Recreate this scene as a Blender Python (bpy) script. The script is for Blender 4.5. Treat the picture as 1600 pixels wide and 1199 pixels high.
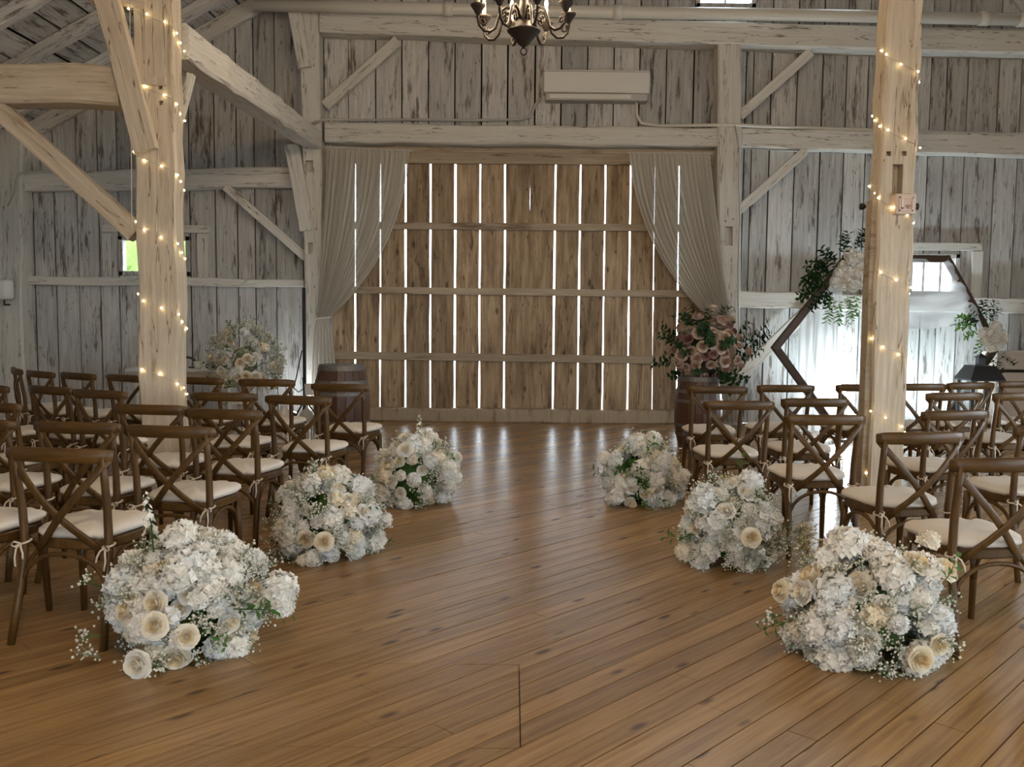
import bpy, bmesh, math, random
from mathutils import Vector, Matrix, Quaternion
import numpy as np

random.seed(7)
R = random.Random(11)
S = bpy.context.scene
for o in list(bpy.data.objects):
    bpy.data.objects.remove(o)
C = S.collection
PI = math.pi

# ------------------------------------------------------------------ camera
FPX, CX, CY = 1450.0, 800.0, 599.5
CAM_H = 1.51
PITCH = math.atan((CY - 483.0) / FPX)
ROLL = math.radians(0.55)
cam_d = bpy.data.cameras.new('camera')
cam = bpy.data.objects.new('camera', cam_d)
C.objects.link(cam)
cam_d.sensor_width = 36.0
cam_d.lens = 36.0 * FPX / 1600.0
cam_d.clip_end = 200
CAM_R = Matrix.Rotation(PI / 2 - PITCH, 3, 'X') @ Matrix.Rotation(ROLL, 3, 'Z')
cam.matrix_world = Matrix.Translation((0, 0, CAM_H)) @ CAM_R.to_4x4()
S.camera = cam

# ------------------------------------------------------------------ world and exposure
wd = bpy.data.worlds.new('overcast_sky')
S.world = wd
wd.use_nodes = True
wbg = wd.node_tree.nodes['Background']
wbg.inputs[0].default_value = (0.80, 0.91, 1.0, 1)
wbg.inputs[1].default_value = 8.0
S.view_settings.view_transform = 'Standard'
S.view_settings.look = 'None'
S.view_settings.gamma = 1.0
S.view_settings.use_curve_mapping = False
S.view_settings.exposure = 0.5
WARM_LAMP_W = 36.0      # per chandelier point lamp
UPLIGHT_W = 55.0


# ------------------------------------------------------------------ helpers: geometry of the view
def ray(px, py):
    d = CAM_R @ Vector(((px - CX) / FPX, -(py - CY) / FPX, -1.0))
    return d


def at(px, py, Y):
    d = ray(px, py)
    t = Y / d.y
    return Vector((d.x * t, Y, CAM_H + d.z * t))


def atz(px, py, z):
    d = ray(px, py)
    t = (z - CAM_H) / d.z
    return Vector((d.x * t, d.y * t, z))


CAM_RI = CAM_R.transposed()


def project(p):
    v = CAM_RI @ (Vector(p) - Vector((0, 0, CAM_H)))
    if v.z > -0.05:
        return None
    return (CX + FPX * v.x / -v.z, CY - FPX * v.y / -v.z, -v.z)


# ------------------------------------------------------------------ helpers: objects
def wm(o):
    m = o.matrix_basis.copy()
    if o.parent:
        return wm(o.parent) @ o.matrix_parent_inverse @ m
    return m


def adopt(o, parent):
    if parent is not None:
        o.parent = parent
        o.matrix_parent_inverse = wm(parent).inverted()


def link(name, me, mat=None, parent=None, smooth=False, local=False):
    o = bpy.data.objects.new(name, me)
    C.objects.link(o)
    if mat is not None and len(me.materials) == 0:
        me.materials.append(mat)
    if smooth:
        me.polygons.foreach_set('use_smooth', [True] * len(me.polygons))
    if parent is not None:
        if local:
            o.parent = parent
        else:
            adopt(o, parent)
    return o


def tag(o, label=None, cat=None, group=None, kind=None):
    if label:
        o['label'] = label
    if cat:
        o['category'] = cat
    if group:
        o['group'] = group
    if kind:
        o['kind'] = kind
    return o


def thing(name, label, cat, loc=(0, 0, 0), rz=0.0, group=None):
    o = bpy.data.objects.new(name, None)
    C.objects.link(o)
    o.empty_display_size = 0.1
    o.location = loc
    o.rotation_euler = (0, 0, rz)
    o.matrix_basis = Matrix.Translation(loc) @ Matrix.Rotation(rz, 4, 'Z')
    return tag(o, label, cat, group)


def copy_tree(o, parent=None):
    c = o.copy()
    C.objects.link(c)
    if parent is not None:
        c.parent = parent
        c.matrix_parent_inverse = o.matrix_parent_inverse.copy()
    for ch in o.children:
        copy_tree(ch, c)
    return c


class MB:
    """collects shapes into one mesh"""
    def __init__(self):
        self.v = []
        self.f = []
        self.mi = []

    def add(self, vs, fs, mi=0):
        b = len(self.v)
        self.v += [tuple(p) for p in vs]
        self.f += [tuple(i + b for i in q) for q in fs]
        self.mi += [mi] * len(fs)
        return self

    def box(self, x0, x1, y0, y1, z0, z1, bev=0.0, mi=0):
        if bev <= 0:
            vs = [(x, y, z) for x in (x0, x1) for y in (y0, y1) for z in (z0, z1)]
            fs = [(0, 1, 3, 2), (4, 6, 7, 5), (0, 4, 5, 1), (2, 3, 7, 6), (0, 2, 6, 4), (1, 5, 7, 3)]
            return self.add(vs, fs, mi)
        bm = bmesh.new()
        bmesh.ops.create_cube(bm, size=1)
        for v in bm.verts:
            v.co = Vector(((x0 + x1) / 2 + v.co.x * (x1 - x0), (y0 + y1) / 2 + v.co.y * (y1 - y0), (z0 + z1) / 2 + v.co.z * (z1 - z0)))
        bmesh.ops.bevel(bm, geom=list(bm.edges), offset=bev, segments=2, affect='EDGES', profile=0.5)
        bm.verts.index_update()
        self.add([v.co.copy() for v in bm.verts], [[v.index for v in f.verts] for f in bm.faces], mi)
        bm.free()
        return self

    def tube(self, pts, rad, n=8, caps=True, flat=None, mi=0):
        """sweep; rad a number or list; flat=(w,h,up) gives an elliptical section"""
        pts = [Vector(p) for p in pts]
        m = len(pts)
        if not hasattr(rad, '__len__'):
            rad = [rad] * m
        tans = []
        for i in range(m):
            a = pts[max(i - 1, 0)]
            b = pts[min(i + 1, m - 1)]
            t = (b - a)
            tans.append(t.normalized() if t.length > 1e-9 else Vector((0, 0, 1)))
        up = Vector(flat[2]) if flat else (Vector((0, 0, 1)) if abs(tans[0].z) < .9 else Vector((1, 0, 0)))
        vs = []
        nrm = None
        for i in range(m):
            t = tans[i]
            if nrm is None or flat:
                nrm = (up - t * up.dot(t))
                if nrm.length < 1e-6:
                    nrm = t.orthogonal()
                nrm.normalize()
            else:
                nrm = (nrm - t * nrm.dot(t)).normalized()
            bn = t.cross(nrm)
            for k in range(n):
                a = 2 * PI * k / n + (PI / n)
                ca, sa = math.cos(a), math.sin(a)
                if flat:
                    ex = 0.6
                    ca = math.copysign(abs(ca) ** ex, ca)
                    sa = math.copysign(abs(sa) ** ex, sa)
                    vs.append(pts[i] + (nrm * ca * flat[1] + bn * sa * flat[0]) * rad[i])
                else:
                    vs.append(pts[i] + (nrm * ca + bn * sa) * rad[i])
        fs = []
        for i in range(m - 1):
            for k in range(n):
                k2 = (k + 1) % n
                fs.append((i * n + k, i * n + k2, (i + 1) * n + k2, (i + 1) * n + k))
        if caps:
            fs.append(tuple(range(n - 1, -1, -1)))
            fs.append(tuple((m - 1) * n + k for k in range(n)))
        return self.add(vs, fs, mi)

    def lathe(self, prof, n=20, c=(0, 0, 0), mi=0):
        vs = []
        for r, z in prof:
            for k in range(n):
                a = 2 * PI * k / n
                vs.append((c[0] + r * math.cos(a), c[1] + r * math.sin(a), c[2] + z))
        fs = []
        for i in range(len(prof) - 1):
            for k in range(n):
                k2 = (k + 1) % n
                fs.append((i * n + k, i * n + k2, (i + 1) * n + k2, (i + 1) * n + k))
        fs.append(tuple(range(n - 1, -1, -1)))
        fs.append(tuple((len(prof) - 1) * n + k for k in range(n)))
        return self.add(vs, fs, mi)

    def prism(self, poly, z0, z1, mi=0):
        n = len(poly)
        vs = [(x, y, z0) for x, y in poly] + [(x, y, z1) for x, y in poly]
        fs = [tuple(range(n - 1, -1, -1)), tuple(range(n, 2 * n))]
        for k in range(n):
            k2 = (k + 1) % n
            fs.append((k, k2, n + k2, n + k))
        return self.add(vs, fs, mi)

    def sphere(self, c, r, n=8, m=6, sc=(1, 1, 1), mi=0):
        prof = [(max(1e-4, r * math.sin(PI * i / m)), -r * math.cos(PI * i / m)) for i in range(m + 1)]
        vs = []
        for rr, z in prof:
            for k in range(n):
                a = 2 * PI * k / n
                vs.append((c[0] + rr * math.cos(a) * sc[0], c[1] + rr * math.sin(a) * sc[1], c[2] + z * sc[2]))
        fs = []
        for i in range(m):
            for k in range(n):
                k2 = (k + 1) % n
                fs.append((i * n + k, i * n + k2, (i + 1) * n + k2, (i + 1) * n + k))
        return self.add(vs, fs, mi)

    def mesh(self, name='m', mats=None):
        me = bpy.data.meshes.new(name)
        me.from_pydata(self.v, [], self.f)
        if mats:
            for m in mats:
                me.materials.append(m)
            if any(self.mi):
                me.polygons.foreach_set('material_index', self.mi)
        me.update()
        return me

    def build(self, name, mat, parent=None, smooth=False, local=False):
        mats = mat if isinstance(mat, (list, tuple)) else [mat]
        return link(name, self.mesh(name, mats), None, parent, smooth, local)


def smooth_angle(o, deg=40):
    me = o.data
    me.polygons.foreach_set('use_smooth', [True] * len(me.polygons))
    bm = bmesh.new()
    bm.from_mesh(me)
    for e in bm.edges:
        if len(e.link_faces) == 2 and e.calc_face_angle(0) > math.radians(deg):
            e.smooth = False
    bm.to_mesh(me)
    bm.free()


# ------------------------------------------------------------------ helpers: materials
def new_mat(name):
    m = bpy.data.materials.new(name)
    m.use_nodes = True
    nt = m.node_tree
    b = nt.nodes['Principled BSDF']
    return m, nt, b


def plain(name, col, rough=.6, metal=0., spec=.5, noise=0.0, nscale=20.):
    m, nt, b = new_mat(name)
    b.inputs['Base Color'].default_value = (*col, 1)
    b.inputs['Roughness'].default_value = rough
    b.inputs['Metallic'].default_value = metal
    b.inputs['Specular IOR Level'].default_value = spec
    if noise > 0:
        tc = nt.nodes.new('ShaderNodeTexCoord')
        n = nt.nodes.new('ShaderNodeTexNoise')
        n.inputs['Scale'].default_value = nscale
        n.inputs['Detail'].default_value = 4
        mx = nt.nodes.new('ShaderNodeMix')
        mx.data_type = 'RGBA'
        mx.inputs[6].default_value = tuple(c * (1 - noise) for c in col) + (1,)
        mx.inputs[7].default_value = tuple(min(1, c * (1 + noise)) for c in col) + (1,)
        nt.links.new(tc.outputs['Object'], n.inputs['Vector'])
        nt.links.new(n.outputs['Fac'], mx.inputs[0])
        nt.links.new(mx.outputs[2], b.inputs['Base Color'])
    return m


def emit(name, col, strength):
    m, nt, b = new_mat(name)
    b.inputs['Base Color'].default_value = (*col, 1)
    b.inputs['Emission Color'].default_value = (*col, 1)
    b.inputs['Emission Strength'].default_value = strength
    return m


def wood(name, c1, c2, worn, peel=.5, axis=2, rough=.75, gs=1.0, var=.25, knots=0.0, bump=.25, spec=.3, soft=.06, fine=1.0, crack=0.0):
    """painted or bare timber: grain along the local axis, worn patches of the second colour"""
    m, nt, b = new_mat(name)
    N, L = nt.nodes.new, nt.links.new
    tc = N('ShaderNodeTexCoord')
    oi = N('ShaderNodeObjectInfo')
    mul = N('ShaderNodeMath'); mul.operation = 'MULTIPLY'; mul.inputs[1].default_value = 41.7
    L(oi.outputs['Random'], mul.inputs[0])
    add = N('ShaderNodeVectorMath'); add.operation = 'ADD'
    L(tc.outputs['Object'], add.inputs[0]); L(mul.outputs[0], add.inputs[1])
    mp1 = N('ShaderNodeMapping'); mp2 = N('ShaderNodeMapping')
    s1 = [16 * gs] * 3; s1[axis] = .9 * gs
    s2 = [9 * gs * fine] * 3; s2[axis] = 1.25 * gs * fine
    mp1.inputs['Scale'].default_value = s1
    mp2.inputs['Scale'].default_value = s2
    L(add.outputs[0], mp1.inputs['Vector']); L(add.outputs[0], mp2.inputs['Vector'])
    n1 = N('ShaderNodeTexNoise'); n1.inputs['Scale'].default_value = 2.2; n1.inputs['Detail'].default_value = 7; n1.inputs['Roughness'].default_value = .65
    n2 = N('ShaderNodeTexNoise'); n2.inputs['Scale'].default_value = 1.1; n2.inputs['Detail'].default_value = 8; n2.inputs['Roughness'].default_value = .68
    L(mp1.outputs[0], n1.inputs['Vector']); L(mp2.outputs[0], n2.inputs['Vector'])
    r1 = N('ShaderNodeMapRange'); r1.inputs[1].default_value = .3; r1.inputs[2].default_value = .7
    L(n1.outputs['Fac'], r1.inputs[0])
    mx = N('ShaderNodeMix'); mx.data_type = 'RGBA'
    mx.inputs[6].default_value = (*c1, 1); mx.inputs[7].default_value = (*c2, 1)
    L(r1.outputs[0], mx.inputs[0])
    # worn
    r2 = N('ShaderNodeMapRange'); r2.inputs[1].default_value = 1 - peel - soft; r2.inputs[2].default_value = 1 - peel + soft
    sm = N('ShaderNodeMath'); sm.operation = 'MULTIPLY_ADD'; sm.inputs[1].default_value = .22
    L(n1.outputs['Fac'], sm.inputs[0])
    sb = N('ShaderNodeMath'); sb.operation = 'SUBTRACT'; sb.inputs[1].default_value = .11
    L(n2.outputs['Fac'], sb.inputs[0]); L(sb.outputs[0], sm.inputs[2])
    L(sm.outputs[0], r2.inputs[0])
    mx2 = N('ShaderNodeMix'); mx2.data_type = 'RGBA'
    mx2.inputs[7].default_value = (*worn, 1)
    L(r2.outputs[0], mx2.inputs[0]); L(mx.outputs[2], mx2.inputs[6])
    # tone of the piece
    tv = N('ShaderNodeMapRange'); tv.inputs[3].default_value = 1 - var; tv.inputs[4].default_value = 1 + var * .6
    L(oi.outputs['Random'], tv.inputs[0])
    mm = N('ShaderNodeMix'); mm.data_type = 'RGBA'; mm.blend_type = 'MULTIPLY'; mm.inputs[0].default_value = 1
    L(mx2.outputs[2], mm.inputs[6]); L(tv.outputs[0], mm.inputs[7])
    out = mm
    if knots > 0:
        vo = N('ShaderNodeTexVoronoi'); vo.inputs['Scale'].default_value = 1.0
        mp3 = N('ShaderNodeMapping')
        s3 = [5.5] * 3; s3[axis] = 2.3
        mp3.inputs['Scale'].default_value = s3
        L(add.outputs[0], mp3.inputs['Vector']); L(mp3.outputs[0], vo.inputs['Vector'])
        r3 = N('ShaderNodeMapRange'); r3.inputs[1].default_value = knots * .45; r3.inputs[2].default_value = knots; r3.inputs[3].default_value = .75; r3.inputs[4].default_value = 0
        L(vo.outputs['Distance'], r3.inputs[0])
        mk = N('ShaderNodeMix'); mk.data_type = 'RGBA'
        mk.inputs[7].default_value = (worn[0] * .35, worn[1] * .3, worn[2] * .3, 1)
        L(r3.outputs[0], mk.inputs[0]); L(mm.outputs[2], mk.inputs[6])
        out = mk
    if crack > 0:
        mp4 = N('ShaderNodeMapping')
        s4 = [9.0 * gs] * 3; s4[axis] = .55 * gs
        mp4.inputs['Scale'].default_value = s4
        mp4.inputs['Location'].default_value = (3.1, 7.7, 1.3)
        L(add.outputs[0], mp4.inputs['Vector'])
        n4 = N('ShaderNodeTexNoise'); n4.inputs['Scale'].default_value = 1.3; n4.inputs['Detail'].default_value = 3; n4.inputs['Roughness'].default_value = .5
        L(mp4.outputs[0], n4.inputs['Vector'])
        c1_ = N('ShaderNodeMath'); c1_.operation = 'SUBTRACT'; c1_.inputs[1].default_value = .56
        L(n4.outputs['Fac'], c1_.inputs[0])
        c2_ = N('ShaderNodeMath'); c2_.operation = 'ABSOLUTE'; L(c1_.outputs[0], c2_.inputs[0])
        c3_ = N('ShaderNodeMapRange'); c3_.inputs[1].default_value = crack * .4; c3_.inputs[2].default_value = crack; c3_.inputs[3].default_value = .8; c3_.inputs[4].default_value = 0
        L(c2_.outputs[0], c3_.inputs[0])
        mc = N('ShaderNodeMix'); mc.data_type = 'RGBA'
        mc.inputs[7].default_value = (worn[0] * .45, worn[1] * .42, worn[2] * .4, 1)
        L(c3_.outputs[0], mc.inputs[0]); L(out.outputs[2], mc.inputs[6])
        out = mc
    L(out.outputs[2], b.inputs['Base Color'])
    b.inputs['Roughness'].default_value = rough
    b.inputs['Specular IOR Level'].default_value = spec
    bp = N('ShaderNodeBump'); bp.inputs['Strength'].default_value = bump; bp.inputs['Distance'].default_value = .01
    L(sm.outputs[0], bp.inputs['Height']); L(bp.outputs[0], b.inputs['Normal'])
    return m


def sheer(name, col, clear=.12, trans=.4):
    m, nt, b = new_mat(name)
    N, L = nt.nodes.new, nt.links.new
    out = nt.nodes['Material Output']
    d = N('ShaderNodeBsdfDiffuse'); d.inputs[0].default_value = (*col, 1)
    t = N('ShaderNodeBsdfTranslucent'); t.inputs[0].default_value = (*col, 1)
    x = N('ShaderNodeBsdfTransparent')
    m1 = N('ShaderNodeMixShader'); m1.inputs[0].default_value = trans
    m2 = N('ShaderNodeMixShader'); m2.inputs[0].default_value = clear
    L(d.outputs[0], m1.inputs[1]); L(t.outputs[0], m1.inputs[2])
    L(m1.outputs[0], m2.inputs[1]); L(x.outputs[0], m2.inputs[2])
    L(m2.outputs[0], out.inputs['Surface'])
    return m


def petal(name, col, col2, trans=.14):
    m, nt, b = new_mat(name)
    N, L = nt.nodes.new, nt.links.new
    out = nt.nodes['Material Output']
    oi = N('ShaderNodeObjectInfo')
    mx = N('ShaderNodeMix'); mx.data_type = 'RGBA'
    mx.inputs[6].default_value = (*col, 1); mx.inputs[7].default_value = (*col2, 1)
    L(oi.outputs['Random'], mx.inputs[0])
    d = N('ShaderNodeBsdfDiffuse'); t = N('ShaderNodeBsdfTranslucent')
    L(mx.outputs[2], d.inputs[0]); L(mx.outputs[2], t.inputs[0])
    m1 = N('ShaderNodeMixShader'); m1.inputs[0].default_value = trans
    L(d.outputs[0], m1.inputs[1]); L(t.outputs[0], m1.inputs[2])
    L(m1.outputs[0], out.inputs['Surface'])
    return m


def floor_material():
    m, nt, b = new_mat('varnished_plank')
    N, L = nt.nodes.new, nt.links.new
    tc = N('ShaderNodeTexCoord')
    sep = N('ShaderNodeSeparateXYZ')
    L(tc.outputs['Object'], sep.inputs[0])
    dv = N('ShaderNodeMath'); dv.operation = 'DIVIDE'; dv.inputs[1].default_value = PLANK_W
    L(sep.outputs['Y'], dv.inputs[0])
    fl = N('ShaderNodeMath'); fl.operation = 'FLOOR'; L(dv.outputs[0], fl.inputs[0])
    wn = N('ShaderNodeTexWhiteNoise'); wn.noise_dimensions = '1D'; L(fl.outputs[0], wn.inputs['W'])
    off = N('ShaderNodeMath'); off.operation = 'MULTIPLY'; off.inputs[1].default_value = 53.0; L(wn.outputs['Value'], off.inputs[0])
    cmb = N('ShaderNodeCombineXYZ'); L(off.outputs[0], cmb.inputs[0]); L(off.outputs[0], cmb.inputs[2])
    add = N('ShaderNodeVectorMath'); add.operation = 'ADD'; L(tc.outputs['Object'], add.inputs[0]); L(cmb.outputs[0], add.inputs[1])
    mp = N('ShaderNodeMapping'); mp.inputs['Scale'].default_value = (1.1, 22, 22); L(add.outputs[0], mp.inputs['Vector'])
    n1 = N('ShaderNodeTexNoise'); n1.inputs['Scale'].default_value = 1.6; n1.inputs['Detail'].default_value = 7; n1.inputs['Roughness'].default_value = .6
    L(mp.outputs[0], n1.inputs['Vector'])
    rg = N('ShaderNodeMapRange'); rg.inputs[1].default_value = .3; rg.inputs[2].default_value = .7; L(n1.outputs['Fac'], rg.inputs[0])
    mx = N('ShaderNodeMix'); mx.data_type = 'RGBA'
    mx.inputs[6].default_value = (.225, .122, .045, 1); mx.inputs[7].default_value = (.42, .252, .105, 1)
    L(rg.outputs[0], mx.inputs[0])
    # plank tone
    tv = N('ShaderNodeMapRange'); tv.inputs[3].default_value = .78; tv.inputs[4].default_value = 1.12; L(wn.outputs['Value'], tv.inputs[0])
    mm = N('ShaderNodeMix'); mm.data_type = 'RGBA'; mm.blend_type = 'MULTIPLY'; mm.inputs[0].default_value = 1
    L(mx.outputs[2], mm.inputs[6]); L(tv.outputs[0], mm.inputs[7])
    # broad wear
    n3 = N('ShaderNodeTexNoise'); n3.inputs['Scale'].default_value = .9; n3.inputs['Detail'].default_value = 3; L(tc.outputs['Object'], n3.inputs['Vector'])
    # knots
    mp3 = N('ShaderNodeMapping'); mp3.inputs['Scale'].default_value = (2.6, 8.0, 8.0); L(add.outputs[0], mp3.inputs['Vector'])
    vo = N('ShaderNodeTexVoronoi'); vo.inputs['Scale'].default_value = 1.0; L(mp3.outputs[0], vo.inputs['Vector'])
    kn = N('ShaderNodeMapRange'); kn.inputs[1].default_value = .08; kn.inputs[2].default_value = .17; kn.inputs[3].default_value = .8; kn.inputs[4].default_value = 0
    L(vo.outputs['Distance'], kn.inputs[0])
    mk = N('ShaderNodeMix'); mk.data_type = 'RGBA'; mk.inputs[7].default_value = (.06, .03, .015, 1)
    L(kn.outputs[0], mk.inputs[0]); L(mm.outputs[2], mk.inputs[6])
    L(mk.outputs[2], b.inputs['Base Color'])
    rr = N('ShaderNodeMapRange'); rr.inputs[1].default_value = .0; rr.inputs[2].default_value = 1.0; rr.inputs[3].default_value = .16; rr.inputs[4].default_value = .40
    b.inputs['Roughness'].default_value = .27
    b.inputs['Specular IOR Level'].default_value = .5
    bp = N('ShaderNodeBump'); bp.inputs['Strength'].default_value = .12; bp.inputs['Distance'].default_value = .01
    L(n1.outputs['Fac'], bp.inputs['Height']); L(bp.outputs[0], b.inputs['Normal'])
    return m


PLANK_W = 0.118
M = {}
M['board'] = wood('whitewashed_board', (.37, .36, .34), (.62, .61, .585), (.15, .125, .105), peel=.405, var=.3, soft=.045, fine=1.15, crack=.006)
M['beam'] = wood('whitewashed_timber', (.55, .52, .465), (.66, .64, .585), (.26, .22, .17), peel=.36, var=.08, soft=.05, bump=.6, fine=1.3, crack=.008)
M['post'] = wood('cream_timber', (.46, .375, .27), (.66, .565, .445), (.30, .21, .13), peel=.35, var=.05, soft=.08, bump=.7, fine=1.2, crack=.008)
M['barn'] = wood('bare_barn_board', (.29, .205, .125), (.56, .42, .27), (.16, .105, .06), peel=.44, var=.22, soft=.12, knots=.15, crack=.01)
M['rail'] = wood('bare_rail', (.33, .26, .18), (.46, .38, .28), (.2, .14, .09), peel=.4, axis=0, var=.1)
M['roofb'] = wood('roof_board', (.48, .47, .45), (.64, .63, .61), (.2, .17, .14), peel=.42, axis=1, var=.25, fine=1.4, crack=.012)
M['dark'] = plain('dark_old_wood', (.02, .016, .012), .9)
M['floor'] = floor_material()
M['chair'] = wood('walnut_stained_wood', (.066, .031, .007), (.128, .066, .015), (.040, .019, .005), peel=.42, rough=.40, gs=2.2, var=.12, bump=.05, spec=.35, soft=.15)
M['chair_rail'] = wood('walnut_stained_rail', (.066, .031, .007), (.128, .066, .015), (.040, .019, .005), peel=.42, axis=0, rough=.40, gs=2.2, var=.12, bump=.05, spec=.35, soft=.15)
M['cushion'] = plain('cream_canvas', (.70, .64, .56), .9, noise=.06, nscale=60)
M['tie'] = plain('cream_tie', (.62, .54, .44), .9)
M['curtain'] = sheer('ivory_sheer', (.60, .57, .50), .10, .35)
M['swag'] = sheer('white_chiffon', (.86, .88, .90), .38, .5)
M['white'] = petal('white_petal', (.80, .79, .74), (.86, .83, .76))
M['cool'] = petal('pale_petal', (.76, .78, .76), (.82, .82, .80))
M['cream'] = petal('cream_petal', (.84, .75, .56), (.86, .80, .68))
M['mauve'] = petal('mauve_petal', (.50, .38, .29), (.64, .52, .42))
M['plum'] = petal('plum_petal', (.26, .13, .13), (.36, .20, .19))
M['heart'] = petal('rose_heart', (.80, .66, .40), (.82, .71, .50))
M['mheart'] = petal('mauve_heart', (.40, .24, .18), (.50, .32, .25))
M['gyp'] = petal('gypsophila', (.72, .70, .58), (.80, .79, .72))
M['gypy'] = petal('dried_gypsophila', (.66, .54, .30), (.70, .60, .38))
M['leaf'] = petal('green_leaf', (.05, .12, .03), (.12, .21, .07), .2)
M['dleaf'] = petal('dark_leaf', (.018, .045, .022), (.04, .08, .035), .12)
M['sage'] = petal('sage_stem', (.22, .27, .17), (.28, .33, .22), .2)
M['iron'] = plain('dark_bronze', (.03, .022, .017), .6, .3)
M['black'] = plain('black_metal', (.015, .015, .015), .45, .3)
M['plastic'] = plain('white_plastic', (.62, .60, .56), .4)
M['pvc'] = plain('cream_pipe', (.60, .57, .50), .35)
M['wire'] = plain('grey_cable', (.42, .40, .37), .6)
M['bulb'] = emit('fairy_bulb', (1.0, .80, .42), 14.0)
M['candle'] = plain('ivory_candle', (.8, .76, .66), .5)
M['flame'] = emit('warm_bulb', (1.0, .72, .40), 20.0)
M['barrel'] = wood('barrel_stave', (.06, .028, .016), (.10, .048, .026), (.035, .018, .011), peel=.4, rough=.42, var=.2, spec=.5)
M['hoop'] = plain('barrel_hoop', (.17, .16, .15), .55, .5, noise=.3, nscale=30)
M['frame'] = wood('arch_timber', (.05, .03, .02), (.09, .055, .035), (.03, .02, .012), peel=.4, rough=.5, var=.1)
M['paint'] = plain('white_paint', (.66, .66, .62), .5, noise=.08, nscale=12)
M['cabinet'] = wood('cream_cabinet', (.52, .44, .36), (.60, .53, .45), (.40, .32, .25), peel=.35, axis=0, var=.05)
M['steel'] = plain('lamp_housing', (.03, .03, .032), .4, .4)
M['led'] = emit('led_lens', (.93, .97, 1.0), 60.0)
M['ground'] = plain('pale_gravel', (.45, .44, .42), .95, noise=.15, nscale=4)
M['hedge'] = petal('hedge_leaf', (.30, .42, .14), (.40, .50, .20), .4)
M['greenery'] = petal('fresh_leaf', (.10, .24, .05), (.18, .34, .08), .35)


def glass_mat():
    m, nt, b = new_mat('window_glass')
    N, L = nt.nodes.new, nt.links.new
    out = nt.nodes['Material Output']
    t = N('ShaderNodeBsdfTransparent'); g = N('ShaderNodeBsdfGlossy'); g.inputs['Roughness'].default_value = .02
    mx = N('ShaderNodeMixShader'); mx.inputs[0].default_value = .06
    L(t.outputs[0], mx.inputs[1]); L(g.outputs[0], mx.inputs[2]); L(mx.outputs[0], out.inputs['Surface'])
    return m


M['glass'] = glass_mat()


# ------------------------------------------------------------------ timber pieces
def timber(name, p0, p1, w, h, mat, parent=None, up=(0, 1, 0), jit=.006, cham=.16, seg=None, w1=None, h1=None, seed=None):
    """hewn timber from p0 to p1; local Z along it; w across, h along 'up'"""
    rr = random.Random(seed if seed is not None else R.random())
    p0, p1 = Vector(p0), Vector(p1)
    z = (p1 - p0)
    Ln = z.length
    z.normalize()
    y = Vector(up)
    y = (y - z * y.dot(z)).normalized()
    x = y.cross(z)
    seg = seg or max(2, min(16, int(Ln / .3)))
    w1 = w if w1 is None else w1
    h1 = h if h1 is None else h1
    vs, fs = [], []
    for i in range(seg + 1):
        t = i / seg
        ww, hh = (w + (w1 - w) * t) / 2, (h + (h1 - h) * t) / 2
        c = cham * min(ww, hh)
        sect = [(-ww + c, -hh), (ww - c, -hh), (ww, -hh + c), (ww, hh - c), (ww - c, hh), (-ww + c, hh), (-ww, hh - c), (-ww, -hh + c)]
        ox, oy = rr.uniform(-jit, jit), rr.uniform(-jit, jit)
        for a, b_ in sect:
            vs.append((a + ox + rr.uniform(-jit, jit) * .6, b_ + oy + rr.uniform(-jit, jit) * .6, t * Ln))
    for i in range(seg):
        for k in range(8):
            k2 = (k + 1) % 8
            fs.append((i * 8 + k, i * 8 + k2, (i + 1) * 8 + k2, (i + 1) * 8 + k))
    fs.append(tuple(range(7, -1, -1)))
    fs.append(tuple(seg * 8 + k for k in range(8)))
    me = bpy.data.meshes.new(name)
    me.from_pydata(vs, [], fs)
    me.materials.append(mat)
    o = bpy.data.objects.new(name, me)
    C.objects.link(o)
    mw = Matrix((x, y, z)).transposed().to_4x4()
    mw.translation = p0
    o.matrix_basis = mw
    if parent is not None:
        adopt(o, parent)
    return o


def cut(o, boxes, dark=True):
    """real pockets: boxes are (centre, size) in world space"""
    bpy.context.view_layer.update()
    mb = MB()
    for c, s in boxes:
        mb.box(c[0] - s[0] / 2, c[0] + s[0] / 2, c[1] - s[1] / 2, c[1] + s[1] / 2, c[2] - s[2] / 2, c[2] + s[2] / 2)
    k = link('cutter', mb.mesh('cutter'), M['dark'])
    md = o.modifiers.new('b', 'BOOLEAN')
    md.operation = 'DIFFERENCE'
    md.object = k
    md.solver = 'EXACT'
    bpy.context.view_layer.update()
    dg = bpy.context.evaluated_depsgraph_get()
    me = bpy.data.meshes.new_from_object(o.evaluated_get(dg))
    o.modifiers.clear()
    o.data = me
    bpy.data.objects.remove(k)


YW = 12.5                       # plane of the back wall boards


def wx(px, py=300):
    return at(px, py, YW).x


def wz(py, px=800):
    return at(px, py, YW).z


# roof line from the rake seen at the upper left
_a, _b = at(30, 205, YW), at(384, 6, YW)
ROOF_M = (_b.z - _a.z) / (_b.x - _a.x)
RIDGE_X = 3.0


def roofz(x):
    if x > RIDGE_X:
        x = 2 * RIDGE_X - x
    return _a.z + ROOF_M * (x - _a.x)


XL, XR = at(22, 300, YW).x, 7.35
YF = -6.0

# ------------------------------------------------------------------ floor
ANG = math.radians(46)
CU, SU = math.cos(ANG), math.sin(ANG)


def clip(poly, a, b, c):
    """keep a*x+b*y<=c"""
    out = []
    n = len(poly)
    for i in range(n):
        p, q = poly[i], poly[(i + 1) % n]
        dp, dq = a * p[0] + b * p[1] - c, a * q[0] + b * q[1] - c
        if dp <= 0:
            out.append(p)
        if (dp < 0 < dq) or (dq < 0 < dp):
            t = dp / (dp - dq)
            out.append((p[0] + (q[0] - p[0]) * t, p[1] + (q[1] - p[1]) * t))
    return out


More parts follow.
